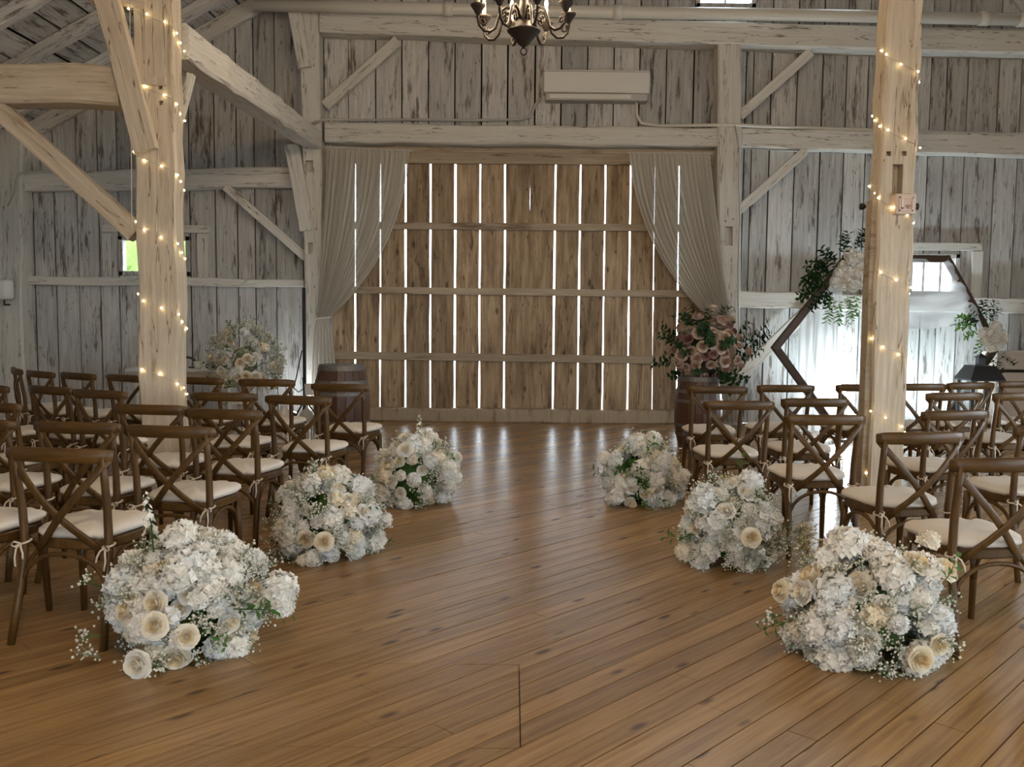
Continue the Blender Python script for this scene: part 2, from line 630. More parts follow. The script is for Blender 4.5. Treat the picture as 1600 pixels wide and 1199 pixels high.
def area(p):
    return abs(sum(p[i][0] * p[(i + 1) % len(p)][1] - p[(i + 1) % len(p)][0] * p[i][1] for i in range(len(p)))) / 2 if len(p) > 2 else 0


fb = MB()
fb.box(XL - .2, XR + .1, YF, YW + .15, -.14, -.03)
floor = tag(fb.build('floor', M['dark']), 'varnished brown plank floor laid on the diagonal', 'floor', kind='structure')
FX0, FX1, FY0, FY1 = XL, XR, YF, YW - .02
SEAM_X, SEAM_Y0, SEAM_Y1 = atz(812, 1100, 0).x, atz(600, 1168, 0).y, atz(700, 1038, 0).y
planks = []
kmin, kmax = -150, 200
for k in range(kmin, kmax):
    v0, v1 = k * PLANK_W, (k + 1) * PLANK_W - .0055
    u = -22 + R.random() * 3
    while u < 24:
        ln = R.uniform(1.7, 3.9)
        u0, u1 = u, u + ln - .003
        u += ln
        q = [(CU * a - SU * b, SU * a + CU * b) for a, b in ((u0, v0), (u1, v0), (u1, v1), (u0, v1))]
        for a, b, c in ((1, 0, FX1), (-1, 0, -FX0), (0, 1, FY1), (0, -1, -FY0)):
            q = clip(q, a, b, c)
            if len(q) < 3:
                break
        if len(q) < 3 or area(q) < .002:
            continue
        inner = clip(clip(clip(q, 1, 0, SEAM_X - .002), 0, 1, SEAM_Y1 - .002), 0, -1, -SEAM_Y0 - .002)
        if len(inner) > 2 and area(inner) > .0015 and area(inner) < area(q) * .985:
            pieces = [inner, clip(q, 0, -1, -SEAM_Y1 - .002), clip(q, 0, 1, SEAM_Y0 - .002),
                      clip(clip(clip(q, -1, 0, -SEAM_X - .002), 0, 1, SEAM_Y1), 0, -1, -SEAM_Y0)]
        else:
            pieces = [q]
        for p in pieces:
            if len(p) > 2 and area(p) > .0008:
                planks.append(p)


def visible_size(p):
    tot = 0
    n = 0
    cx, cy = sum(a for a, b in p) / len(p), sum(b for a, b in p) / len(p)
    for a, b in p + [(cx, cy)] + [((a + cx) / 2, (b + cy) / 2) for a, b in p]:
        pr = project((a, b, 0))
        n += 1
        if pr and -20 < pr[0] < 1620 and pr[1] < 1220:
            tot += FPX * FPX * CAM_H / pr[2] ** 3
    return tot / n * area(p)


planks.sort(key=visible_size, reverse=True)


def plank_geo(mb, p):
    dz = R.uniform(-.0012, .0012)
    q = [(CU * a + SU * b, -SU * a + CU * b) for a, b in p]
    if sum(q[i][0] * q[(i + 1) % len(q)][1] - q[(i + 1) % len(q)][0] * q[i][1] for i in range(len(q))) < 0:
        q = q[::-1]
    mb.prism(q, -.03, dz)


FROT = Matrix.Rotation(ANG, 4, 'Z')
for p in planks[:290]:
    mb = MB()
    plank_geo(mb, p)
    me = mb.mesh('plank', [M['floor']])
    o = bpy.data.objects.new('plank', me)
    C.objects.link(o)
    o.matrix_basis = FROT
    adopt(o, floor)
mb = MB()
for p in planks[290:]:
    plank_geo(mb, p)
o = bpy.data.objects.new('planks', mb.mesh('planks', [M['floor']]))
C.objects.link(o)
o.matrix_basis = FROT
adopt(o, floor)
tag(o, kind='stuff')

# ------------------------------------------------------------------ back wall
wall = thing('wall_back', 'whitewashed vertical board wall behind the ceremony', 'wall', (0, YW, 0))
wall['kind'] = 'structure'
WT = .035
win_left = (wx(186, 400), wx(298, 400), wz(431, 240), wz(369, 240))
win_right = (wx(1418, 425), wx(1498, 425), wz(462, 1460), wz(397, 1460))
win_top = (wx(1087, 5), wx(1181, 5), wz(13, 1130), wz(-190, 1130))
win_top2 = (wx(1290, 5), wx(1395, 5), wz(-40, 1340), wz(-200, 1340))
holes = [win_left, win_right, win_top, win_top2]
DXL, DXR = wx(508, 400), wx(1122, 400)
DZT = wz(212, 810)
door_hole = (DXL, DXR, -.1, DZT)


def column(x0, x1, gap=.007, thick=WT, y=YW, hs=None):
    """z intervals of a wall strip between x0 and x1, leaving out openings"""
    hs = hs or (holes + [door_hole])
    xm = (x0 + x1) / 2
    iv = [(0.0, None)]
    for hx0, hx1, z0, z1 in hs:
        if hx0 < xm < hx1:
            new = []
            for a, b in iv:
                if b is None or b > z1:
                    new.append((max(a, z1), b))
                if a < z0:
                    new.append((a, z0 if b is None else min(b, z0)))
            iv = new
    return iv


def strip(mb, x0, x1, za, zb, y0, y1):
    t0 = roofz(x0) if zb is None else zb
    t1 = roofz(x1) if zb is None else zb
    vs = [(x0, y0, za), (x1, y0, za), (x1, y0, t1), (x0, y0, t0), (x0, y1, za), (x1, y1, za), (x1, y1, t1), (x0, y1, t0)]
    mb.add(vs, [(0, 1, 2, 3), (5, 4, 7, 6), (4, 0, 3, 7), (1, 5, 6, 2), (3, 2, 6, 7), (4, 5, 1, 0)])


edges_px = [22, 50, 84, 120, 153, 186, 216, 246, 272, 298, 336, 370, 398, 431, 473]
edges_px2 = [508, 545, 587, 628, 669, 710, 751, 792, 834, 875, 915, 956, 996, 1037, 1078, 1122, 1161, 1200, 1240, 1280, 1316, 1350, 1386, 1418,
             1447, 1472, 1498, 1508, 1552, 1587, 1622, 1660]
edges = [wx(p) for p in edges_px] + [wx(p) for p in edges_px2]
edges = sorted(set(edges + [win_left[0], win_left[1], win_right[0], win_right[1], win_top[0], win_top[1], win_top2[0], win_top2[1], DXL, DXR]))
ed = [edges[0]]
keep = set([win_left[0], win_left[1], win_right[0], win_right[1], win_top[0], win_top[1], win_top2[0], win_top2[1], DXL, DXR])
for e in edges[1:]:
    if e - ed[-1] < .06:
        if e in keep:
            ed[-1] = e
        continue
    ed.append(e)
edges = ed
back = MB()
for i in range(len(edges) - 1):
    x0, x1 = edges[i], edges[i + 1]
    g = R.uniform(.005, .013)
    for za, zb in column(x0, x1):
        mb = MB()
        dy = R.uniform(-.006, .006)
        strip(mb, x0 + g, x1 - g, za, zb, YW + dy, YW + WT)
        mb.build('board', M['board'], wall)
        strip(back, x0 - .01, x1 + .01, za, zb, YW + WT + .012, YW + WT + .03)
back.build('backing', M['dark'], wall)


def girt(name, pl, pr, y=None, depth=.2, mat='beam', parent=wall, proud=.0, jit=.008):
    """timber on the wall: pl / pr = (x, ytop, ybottom) pixels at each end"""
    yc = YW - depth / 2 - proud
    a0, a1 = at(pl[0], pl[1], yc), at(pl[0], pl[2], yc)
    b0, b1 = at(pr[0], pr[1], yc), at(pr[0], pr[2], yc)
    return timber(name, (a0 + a1) / 2, (b0 + b1) / 2, (a0 - a1).length, depth, M[mat], parent, (0, 1, 0), jit, w1=(b0 - b1).length)


def upright(name, pxl, pxr, ytop, zb=0.0, depth=.26, mat='beam', parent=wall, pxt=None, jit=.008):
    yc = YW - depth / 2
    t0, t1 = at((pxt or (pxl, pxr))[0], ytop, yc), at((pxt or (pxl, pxr))[1], ytop, yc)
    pyb = 640
    b0, b1 = at(pxl, pyb, yc), at(pxr, pyb, yc)
    bc = (b0 + b1) / 2
    bc.z = zb
    return timber(name, bc, (t0 + t1) / 2, (b0 - b1).length, depth, M[mat], parent, (0, 1, 0), jit)


pl_ = upright('stud', 484, 513, 22, depth=.3, pxt=(470, 503), jit=.01)
pr_ = upright('stud', 1117, 1152, 62, depth=.3, pxt=(1119, 1155), jit=.01)
yf = YW - .3
c = at(483, 260, yf); cut(pl_, [((c.x, yf, c.z), (.10, .18, .15))])
c = at(485, 388, yf); cut(pl_, [((c.x, yf, c.z), (.06, .18, .15))])
c = at(1139, 369, yf); cut(pr_, [((c.x, yf, c.z), (.10, .18, .25))])
for px, py in ((1133, 346), (1145, 343)):
    c = at(px, py, yf)
    cut(pr_, [((c.x, yf, c.z), (.03, .08, .03))])
upright('stud', 10, 46, 205, depth=.3, pxt=(4, 42), jit=.015)
girt('girt', (503, 22, 56), (1640, 52, 90), depth=.32, jit=.012)
girt('girt', (510, 194, 224), (1120, 203, 232), depth=.26)
girt('girt', (1152, 202, 232), (1640, 213, 248), depth=.2)
girt('girt', (1152, 455, 481), (1640, 468, 492), depth=.16)
girt('girt', (28, 271, 300), (462, 261, 293), depth=.2)
girt('girt', (44, 432, 446), (476, 437, 449), depth=.12)


def brace(px0, py0, px1, py1, w=.13, d=.07, y=YW - .16, mat='beam', parent=wall, name='brace'):
    return timber(name, at(px0, py0, y), at(px1, py1, y), w, d, M[mat], parent, (0, 1, 0), .004)


brace(508, 166, 622, 64, .14)
brace(1155, 182, 1266, 82, .12)
brace(1153, 330, 1258, 236, .12)
brace(353, 292, 478, 402, .11)
brace(1150, 592, 1278, 470, .16)
brace(456, 226, 480, 360, .18, .08, YW - .36)
brace(456, -12, 476, 106, .17, .08, YW - .36)
# rake trim along the roof line and the rail of the gable
timber('rake_trim', (XL, YW - .06, roofz(XL) - .12), (RIDGE_X, YW - .06, roofz(RIDGE_X) - .12), .2, .09, M['beam'], wall, (0, 1, 0))
timber('rake_trim', (RIDGE_X, YW - .06, roofz(RIDGE_X) - .12), (XR, YW - .06, roofz(XR) - .12), .2, .09, M['beam'], wall, (0, 1, 0))
# sill along the door
timber('sill', (DXL, YW - .08, .085), (DXR, YW - .08, .085), .175, .2, M['rail'], wall, (0, 1, 0), .006)

# windows of the back wall -------------------------------------------------
def window(n, hole, label, mull=(), frame_w=.07, outer=.0):
    x0, x1, z0, z1 = hole
    w = thing('window_%d' % n, label, 'window', ((x0 + x1) / 2, YW, z0))
    w['kind'] = 'structure'
    for a, b, c_, d in ((x0, x1, z1 - frame_w, z1), (x0, x1, z0, z0 + frame_w), (x0, x0 + frame_w, z0, z1), (x1 - frame_w, x1, z0, z1)):
        MB().box(a, b, YW - .03, YW + .09, c_, d, .006).build('window_frame', M['board'], w)
    for f_ in mull:
        xm = x0 + (x1 - x0) * f_
        MB().box(xm - .012, xm + .012, YW + .02, YW + .05, z0 + frame_w, z1 - frame_w).build('muntin', M['board'], w)
    MB().box(x0 + .03, x1 - .03, YW + .045, YW + .05, z0 + .03, z1 - .03).build('pane', M['glass'], w)
    return w


w1 = window(1, win_left, 'small low window with green foliage outside, behind the left post', frame_w=.06)
w2 = window(2, win_right, 'small bright window behind the hexagonal arch', mull=(.33, .66), frame_w=.06)
w3 = window(3, win_top, 'bright window high up above the white pipe', mull=(.5,), frame_w=.06)
w4 = window(4, win_top2, 'high gable window above the right post', mull=(.5,), frame_w=.06)
# casings
yc = YW - .03


def casing(parent, x0, y0, x1, y1):
    a, b = at(x0, y0, YW - .03), at(x1, y1, YW - .03)
    timber('casing', (a.x, YW - .03, (a.z + b.z) / 2), (b.x, YW - .03, (a.z + b.z) / 2), abs(a.z - b.z), .05, M['beam'], parent, (0, 1, 0), .002)


def casing_v(parent, x0, y0, x1, y1):
    a, b = at(x0, y0, YW - .03), at(x1, y1, YW - .03)
    timber('casing', ((a.x + b.x) / 2, YW - .03, b.z), ((a.x + b.x) / 2, YW - .03, a.z), abs(a.x - b.x), .05, M['beam'], parent, (0, 1, 0), .002)


casing(w1, 160, 351, 328, 364)
casing_v(w1, 160, 365, 174, 432)
casing_v(w1, 308, 365, 326, 437)
casing(w2, 1405, 379, 1533, 392)
casing_v(w2, 1519, 393, 1532, 465)

# ------------------------------------------------------------------ side walls, front wall, roof
wl = MB()
wall_left = thing('wall_left', 'whitewashed board wall along the left side', 'wall', (XL, 0, 0)); wall_left['kind'] = 'structure'
wall_right = thing('wall_right', 'whitewashed board wall along the right side, tall openings added for daylight', 'wall', (XR, 0, 0)); wall_right['kind'] = 'structure'
wall_front = thing('wall_front', 'board wall behind the viewer, unseen doorway sized for daylight', 'wall', (0, YF, 0)); wall_front['kind'] = 'structure'
added_openings = [(-3.6, -1.2), (.3, 2.7), (4.2, 6.6)]  # unseen window openings, added to let cool daylight in from the right


def side_boards(parent, x, opens, zlo, zhi):
    y = YF
    while y < YW - .01:
        nxt = min(y + .33, YW)
        cuts = sorted([e for o_ in opens for e in o_ if y + .02 < e < nxt - .02])
        if cuts:
            nxt = cuts[0]
        ym = (y + nxt) / 2
        inside = any(a < ym < b for a, b in opens)
        for za, zb in ([(0, zlo), (zhi, roofz(x))] if inside else [(0, roofz(x))]):
            MB().box(x - .02, x + .02, y + .003, nxt - .003, za, zb).build('board', M['board'], parent)
        MB().box(x - .05, x - .02, y, nxt, 0, zlo if inside else roofz(x)) if False else None
        y = nxt


side_boards(wall_left, XL - .03, [], 0, 0)
side_boards(wall_right, XR + .03, added_openings, .75, 2.9)
for sx, par in ((XL - .06, wall_left), (XR + .06, wall_right)):
    b_ = MB()
    if par is wall_left:
        b_.box(sx - .02, sx, YF, YW, 0, roofz(XL))
    else:
        ys = [YF] + [e for o_ in added_openings for e in o_] + [YW]
        for i in range(0, len(ys), 2):
            b_.box(sx, sx + .02, ys[i], ys[i + 1], 0, roofz(XR))
        for a, b in added_openings:
            b_.box(sx, sx + .02, a, b, 0, .75)
            b_.box(sx, sx + .02, a, b, 2.9, roofz(XR))
    b_.build('backing', M['dark'], par)
fx = XL
while fx < XR - .01:
    nx = min(fx + .34, XR)
    xm = (fx + nx) / 2
    mb = MB()
    strip(mb, fx + .002, nx - .002, 2.6 if -1.6 < xm < 1.8 else 0, None, YF - .03, YF)  # doorway out of view, its opening sized for the front daylight
    mb.build('board', M['board'], wall_front)
    fx = nx

ceil = thing('ceiling', 'steep whitewashed board roof on heavy rafters', 'ceiling', (RIDGE_X, 0, roofz(RIDGE_X)))
ceil['kind'] = 'structure'
slope = math.atan(ROOF_M)
for side in (-1, 1):
    x = 0.0
    xmax = abs(XL - RIDGE_X) + .25 if side < 0 else abs(XR - RIDGE_X) + .25
    while x < xmax:
        x1 = min(x + .30, xmax)
        za, zb = roofz(RIDGE_X) - ROOF_M * x, roofz(RIDGE_X) - ROOF_M * x1
        xa, xb = RIDGE_X + side * x, RIDGE_X + side * x1
        g = .028 if R.random() < .6 else .008
        nx_, nz_ = ROOF_M * .03 * side * .8, .03
        mb = MB()
        y0, y1 = YF, YW + .2
        d = Vector((xb - xa, 0, zb - za)).normalized() * g
        A, B = Vector((xa, 0, za)) + d, Vector((xb, 0, zb)) - d
        vs = [(A.x, y0, A.z), (B.x, y0, B.z), (B.x, y1, B.z), (A.x, y1, A.z)]
        vs += [(p[0] + nx_, p[1], p[2] + nz_) for p in vs]
        mb.add(vs, [(0, 1, 2, 3), (7, 6, 5, 4), (0, 4, 5, 1), (1, 5, 6, 2), (2, 6, 7, 3), (3, 7, 4, 0)])
        mb.build('roof_board', M['roofb'], ceil)
        x = x1
    # roofing over the boards
    X_ = RIDGE_X + side * (xmax + .02)
    zz = roofz(RIDGE_X) - ROOF_M * (xmax + .02)
    mb = MB()
    vs = [(RIDGE_X, YF, roofz(RIDGE_X) + .06), (X_, YF, zz + .06), (X_, YW + .25, zz + .06), (RIDGE_X, YW + .25, roofz(RIDGE_X) + .06)]
    vs += [(p[0], p[1], p[2] + .03) for p in vs]
    mb.add(vs, [(0, 1, 2, 3), (7, 6, 5, 4), (0, 4, 5, 1), (1, 5, 6, 2), (2, 6, 7, 3), (3, 7, 4, 0)])
    mb.build('roofing', M['dark'], ceil)
    y = YW - .75
    while y > YF:
        e = RIDGE_X + side * (xmax - .05)
        timber('rafter', (e, y, roofz(RIDGE_X) - ROOF_M * (xmax - .05) - .085), (RIDGE_X, y, roofz(RIDGE_X) - .085), 0.14, .13, M['board'], ceil, (0, 1, 0), .012)
        y -= 1.0

# ------------------------------------------------------------------ barn door
door = thing('door_1', 'big bare wood barn door with daylight between its boards', 'door', ((DXL + DXR) / 2, YW, 0))
door['kind'] = 'structure'
top_px = [517, 555, 594.5, 634, 673, 712, 751, 790, 829, 869, 908.5, 947.5, 987, 1024.5, 1062, 1117]
bot_px = [517, 555, 593.5, 633, 672, 710, 748.5, 787, 825, 863.5, 902, 940.5, 980, 1018.5, 1057, 1112]
openness = [.4, 1, .9, 1.1, 1.1, 1.1, 1.0, 1.0, .0, 1.1, 1.1, .9, 1.1, .6, 1.1, .3]
yd = YW + .02
for i in range(len(top_px) - 1):
    gl, gr = .0105 * openness[i], .0105 * openness[i + 1]
    t0, t1 = at(top_px[i], 206, yd), at(top_px[i + 1], 206, yd)
    b0, b1 = at(bot_px[i], 642, yd), at(bot_px[i + 1], 648, yd)
    b0.z = b1.z = 0.0
    n = 9
    vs = []
    for j in range(n + 1):
        f_ = j / n
        l, r = b0.lerp(t0, f_), b1.lerp(t1, f_)
        wl_, wr_ = R.uniform(-.004, .004), R.uniform(-.004, .004)
        vs += [(l.x + gl + wl_, yd, l.z), (r.x - gr + wr_, yd, r.z), (r.x - gr + wr_, yd + .03, r.z), (l.x + gl + wl_, yd + .03, l.z)]
    fs = [(0, 3, 2, 1), (n * 4, n * 4 + 1, n * 4 + 2, n * 4 + 3)]
    for j in range(n):
        for k in range(4):
            k2 = (k + 1) % 4
            fs.append((j * 4 + k, j * 4 + k2, j * 4 + 4 + k2, j * 4 + 4 + k))
    MB().add(vs, fs).build('board', M['barn'], door)


def door_rail(x0, y0, x1, y1, h, name='rail', d=.05):
    a, b = at(x0, y0, YW - .01), at(x1, y1, YW - .01)
    o = MB()
    L_ = (b - a).length
    o.box(0, L_, -d / 2, d / 2, -h / 2, h / 2, .006)
    q = o.build(name, M['rail'], None)
    q.matrix_basis = Matrix.Translation(a) @ Matrix.Rotation(math.atan2(b.z - a.z, b.x - a.x), 4, 'Y').inverted()
    adopt(q, door)


door_rail(515, 352, 1115, 357, .095)
door_rail(515, 453, 1115, 460, .095)
door_rail(515, 555, 1115, 564, .105)
door_rail(512, 246, 1116, 250, .15, 'top_rail', .06)
door_rail(512, 234, 1116, 239, .06, 'track', .1)
door_rail(512, 222, 1116, 228, .22, 'filler_board', .03)  # added filler, blocks daylight between header beam and door
# jambs
for pxl, pxr in ((509, 521), (1106, 1119)):
    a, b = at(pxl, 640, YW - .02), at(pxr, 640, YW - .02)
    timber('jamb', ((a.x + b.x) / 2, YW - .02, 0), ((a.x + b.x) / 2, YW - .02, DZT), b.x - a.x, .06, M['board'], door, (0, 1, 0), .002)

# ------------------------------------------------------------------ free standing posts with their braces
YP = 7.0


def post_frame(name, label, top, bottom, size, dep, h_top):
    """top/bottom: pixel centres of the front face"""
    root = thing(name, label, 'post', (at(*bottom, YP).x, YP, 0))
    t = at(*top, YP)
    b = at(*bottom, YP)
    k = (t.x - b.x) / (t.z - b.z)
    base = Vector((b.x - k * b.z, YP + dep / 2, 0))
    topv = Vector((b.x + k * (h_top - b.z), YP + dep / 2, h_top))
    sh = timber('shaft', base, topv, size, dep, M['post'], root, (0, 1, 0), .010, cham=.14, seg=22)
    return root, sh, base, topv


LP, lsh, lb, lt = post_frame('timber_post', 'cream timber post left of the aisle with diagonal braces', (238, 30), (250, 660), .305, .18, 5.5)
c = at(220, 140, YP)
cut(lsh, [((c.x, YP, c.z), (.03, .1, .03)), ((at(251, 137, YP).x, YP, at(251, 137, YP).z), (.03, .1, .03)), ((at(252, 161, YP).x, YP, at(252, 161, YP).z), (.03, .1, .03))])
timber('beam', at(-160, 134, YP + .16), at(196, 138, YP + .16), .29, .27, M['post'], LP, (0, 1, 0), .012)
timber('brace', at(152, -60, YP - .04), at(229, 236, YP - .04), .17, .08, M['post'], LP, (0, 1, 0), .006)
timber('brace', at(-60, 118, YP + .12), at(214, 366, YP + .12), .14, .12, M['post'], LP, (0, 1, 0), .006)
timber('brace', at(281, 186, YP + .35), at(299, 116, YP + .35), .05, .08, M['beam'], LP, (0, 1, 0), .003)
timber('beam', at(150, -12, YP + .1), at(236, 0, YP + .1), .2, .2, M['post'], LP, (0, 1, 0), .006)
MB().box(at(204, 0, YP).x, at(258, 0, YP).x, YP - .03, YP + .01, at(230, 134, YP).z, at(230, 121, YP).z, .004).build('cleat', M['post'], LP)
# long beam from the post to the wall
pA, pB = at(268, 66, YP + .25), at(489, 218, YW - .3)
wb = timber('tie_beam', pA, pB, .27, .27, M['beam'], None, (0, 0, 1), .012, w1=.24, h1=.22)
tag(wb, 'long white timber beam running from left post back to door post', 'beam')

RP, rsh, rb, rt = post_frame('timber_post', 'cream timber post right of the aisle carrying a small square box', (1415, 5), (1388, 660), .265, .2, 6.2)
cs = []
c = at(1402, 281, YP); cs.append(((c.x, YP, c.z), (.075, .2, .23)))
for px, py in ((1389, 240), (1413, 240)):
    c = at(px, py, YP); cs.append(((c.x, YP, c.z), (.035, .12, .035)))
cut(rsh, cs)
# flat board up the left side
k = (rt.x - rb.x) / rt.z
timber('side_board', (rb.x - .15, YP + .1, 0), (rb.x - .15 + k * 2.35, YP + .1, 2.35), .045, .12, M['rail'], RP, (0, 1, 0), .003)


def fairy(name, label, base, topv, size, dep, z0, z1, phase, pitch=.525):
    root = thing(name, label, 'string lights', (base.x, YP, z0))
    hs, hd = size / 2 + .012, dep / 2 + .012
    per = 4 * (hs + hd)
    pts, bulbs = [], []
    kx = (topv.x - base.x) / topv.z

    def pos(t, z):
        # around the post: front (left to right), right, back, left
        s = (t % 1.0) * 4
        if s < 1:
            q = (-hs + 2 * hs * s, -hd)
        elif s < 2:
            q = (hs, -hd + 2 * hd * (s - 1))
        elif s < 3:
            q = (hs - 2 * hs * (s - 2), hd)
        else:
            q = (-hs, hd - 2 * hd * (s - 3))
        return Vector((base.x + kx * z + q[0], base.y + q[1], z))
    turns = (z1 - z0) / pitch
    n = int(turns * 16)
    for i in range(n + 1):
        t = turns * i / n
        pts.append(pos(t + phase, z1 - (z1 - z0) * i / n))
    MB().tube(pts, .0022, 4).build('wire', M['wire'], root)
    me = MB().sphere((0, 0, 0), .0075, 8, 6).mesh('bulb', [M['bulb']])
    nb = int(turns * per / .105)
    for i in range(nb):
        t = turns * (i + .5) / nb
        o_ = bpy.data.objects.new('bulb', me)
        C.objects.link(o_)
        o_.matrix_basis = Matrix.Translation(pos(t + phase, z1 - (z1 - z0) * (i + .5) / nb) + Vector((R.uniform(-.008, .008), -.006, R.uniform(-.012, .012))))
        adopt(o_, root)
    return root


zl = at(220, 30, YP).z
fairy('fairy_lights', 'warm fairy lights wound round the left post', lb, lt, .305, .18, .75, zl + .1, .0 - .05)
fairy('fairy_lights', 'warm fairy lights wound round the right post', rb, rt, .265, .2, .25, at(1400, 70, YP).z, .85)
# hanging cable beside the left post
MB().tube([at(203, -40, YP - .02), at(203, 120, YP - .02), at(205, 240, YP - .02), at(206, 362, YP - .02)], .004, 5).build('cable', M['wire'], LP)

# box on the right post
bc_ = at(1411, 320, YP)
bx = thing('wall_box', 'small cream square box with raised letter and heart on right post', 'box', (bc_.x, YP - .03, bc_.z))
MB().box(bc_.x - .075, bc_.x + .075, YP - .055, YP + .012, bc_.z - .075, bc_.z + .075, .006).build('body', plain('cream_box', (.62, .47, .38), .5), bx)
fr = MB()
for a, b, c_, d in ((-.052, .052, .042, .052), (-.052, .052, -.052, -.042), (-.052, -.042, -.052, .052), (.042, .052, -.052, .052)):
    fr.box(bc_.x + a, bc_.x + b, YP - .062, YP - .05, bc_.z + c_, bc_.z + d)
fr.build('rim', plain('cream_box_rim', (.68, .54, .45), .5), bx)
lt_ = MB()
lt_.box(bc_.x - .034, bc_.x - .022, YP - .062, YP - .05, bc_.z - .036, bc_.z + .036)
lt_.box(bc_.x - .034, bc_.x - .004, YP - .062, YP - .05, bc_.z - .036, bc_.z - .026)
lt_.build('letter', plain('pale_letter', (.78, .66, .58), .5), bx)
hp = [(.016 * math.sin(a) ** 3, (.013 * math.cos(a) - .005 * math.cos(2 * a) - .002 * math.cos(3 * a) - .001 * math.cos(4 * a))) for a in [2 * PI * i / 20 for i in range(20)]]
ht = MB().prism([(x, y) for x, y in hp], 0, .012)
ho = ht.build('heart', plain('brown_heart', (.30, .19, .15), .5), None)
ho.matrix_basis = Matrix.Translation((bc_.x + .016, YP - .05, bc_.z - .018)) @ Matrix.Rotation(PI / 2, 4, 'X')
adopt(ho, bx)
# black rod behind the right post
a, b = at(1347, 323, YP + .22), at(1431, 323, YP + .22)
rod = thing('curtain_rod', 'short black rod with knob ends fixed across right post', 'rod', a)
MB().tube([a, b], .012, 8).build('rod', M['black'], rod)
for p in (a, b):
    MB().lathe([(.012, -.02), (.026, -.015), (.028, .0), (.026, .015), (.012, .02)], 10).build('knob', M['black'], None).matrix_basis = Matrix.Translation(p) @ Matrix.Rotation(PI / 2, 4, 'Y')
    adopt(bpy.data.objects[-1] if False else C.objects[-1], rod)

# ------------------------------------------------------------------ pipe, air conditioner, cables
pp = [at(398, 8, 12.0), at(700, 14, 12.0), at(960, 19, 12.0), at(1280, 24, 12.0), at(1660, 32, 12.0)]
pipe = thing('overhead_pipe', 'long cream plastic pipe running above the top beam', 'pipe', pp[0])
MB().tube(pp, .075, 14).build('pipe', M['pvc'], pipe, True)
for px, py in ((700, 14), (965, 19), (1538, 29), (1598, 31)):
    q = at(px, py, 12.0)
    MB().tube([q - Vector((.06, 0, 0)), q + Vector((.06, 0, 0))], .088, 14).build('coupling', M['pvc'], pipe, True)
    MB().tube([q + Vector((0, 0, .07)), q + Vector((0, .3, .35))], .012, 6).build('hanger', M['wire'], pipe)

yac = YW - .13
A0, A1 = at(849, 112, yac), at(1013, 160, yac)
ac = thing('air_conditioner', 'white wall air conditioner above the barn door', 'air conditioner', ((A0.x + A1.x) / 2, yac, A1.z))
MB().box(A0.x, A1.x, YW - .26, YW - .01, A1.z + .09, A0.z, .02).build('body', M['plastic'], ac)
MB().box(A0.x + .03, A1.x - .02, YW - .22, YW - .01, A1.z, A1.z + .09, .01).build('underside', plain('grey_plastic', (.42, .40, .37), .5), ac)
MB().box(A0.x + .08, A1.x - .24, YW - .245, YW - .215, A1.z + .015, A1.z + .075, .005).build('louvre', M['plastic'], ac)
MB().box(A0.x, A1.x, YW - .268, YW - .255, A0.z - .03, A0.z - .022).build('seam', plain('seam_grey', (.36, .34, .31), .6), ac)


def cable(name, label, pts, r, mat='wire', y=YW - .05):
    P = [at(*p, y) if len(p) == 2 else at(p[0], p[1], p[2]) for p in pts]
    o = MB().tube(P, r, 6).build(name, M[mat], None, True)
    tag(o, label, 'cable')
    return o


cable('cable', 'pale cable from the air conditioner left along the door beam', [(843, 153, YW - .1), (836, 165, YW - .06), (829, 182, YW - .06), (815, 187, YW - .06), (740, 188, YW - .06), (640, 187, YW - .06), (560, 188, YW - .08), (510, 186, YW - .35), (480, 196, YW - .36)], .018)
cable('conduit', 'white conduit from the air conditioner right along the girt', [(994, 158, YW - .1), (995, 180, YW - .06), (1002, 193, YW - .06), (1030, 197, YW - .06), (1100, 196, YW - .2), (1145, 195, YW - .35), (1180, 197, YW - .2), (1350, 203, YW - .14), (1640, 212, YW - .14)], .024, 'pvc')
cable('cable', 'thin white cable dropping down the right door post', [(1148, 196, YW - .36), (1155, 232, YW - .36), (1154, 280, YW - .36), (1156, 340, YW - .36), (1153, 420, YW - .36), (1155, 560, YW - .36)], .009)
cable('cable', 'grey cable bending over left corner post and down', [(12, 322, YW - .36), (22, 300, YW - .36), (25, 280, YW - .36), (32, 271, YW - .36), (60, 268, YW - .3), (110, 270, YW - .25)], .012)

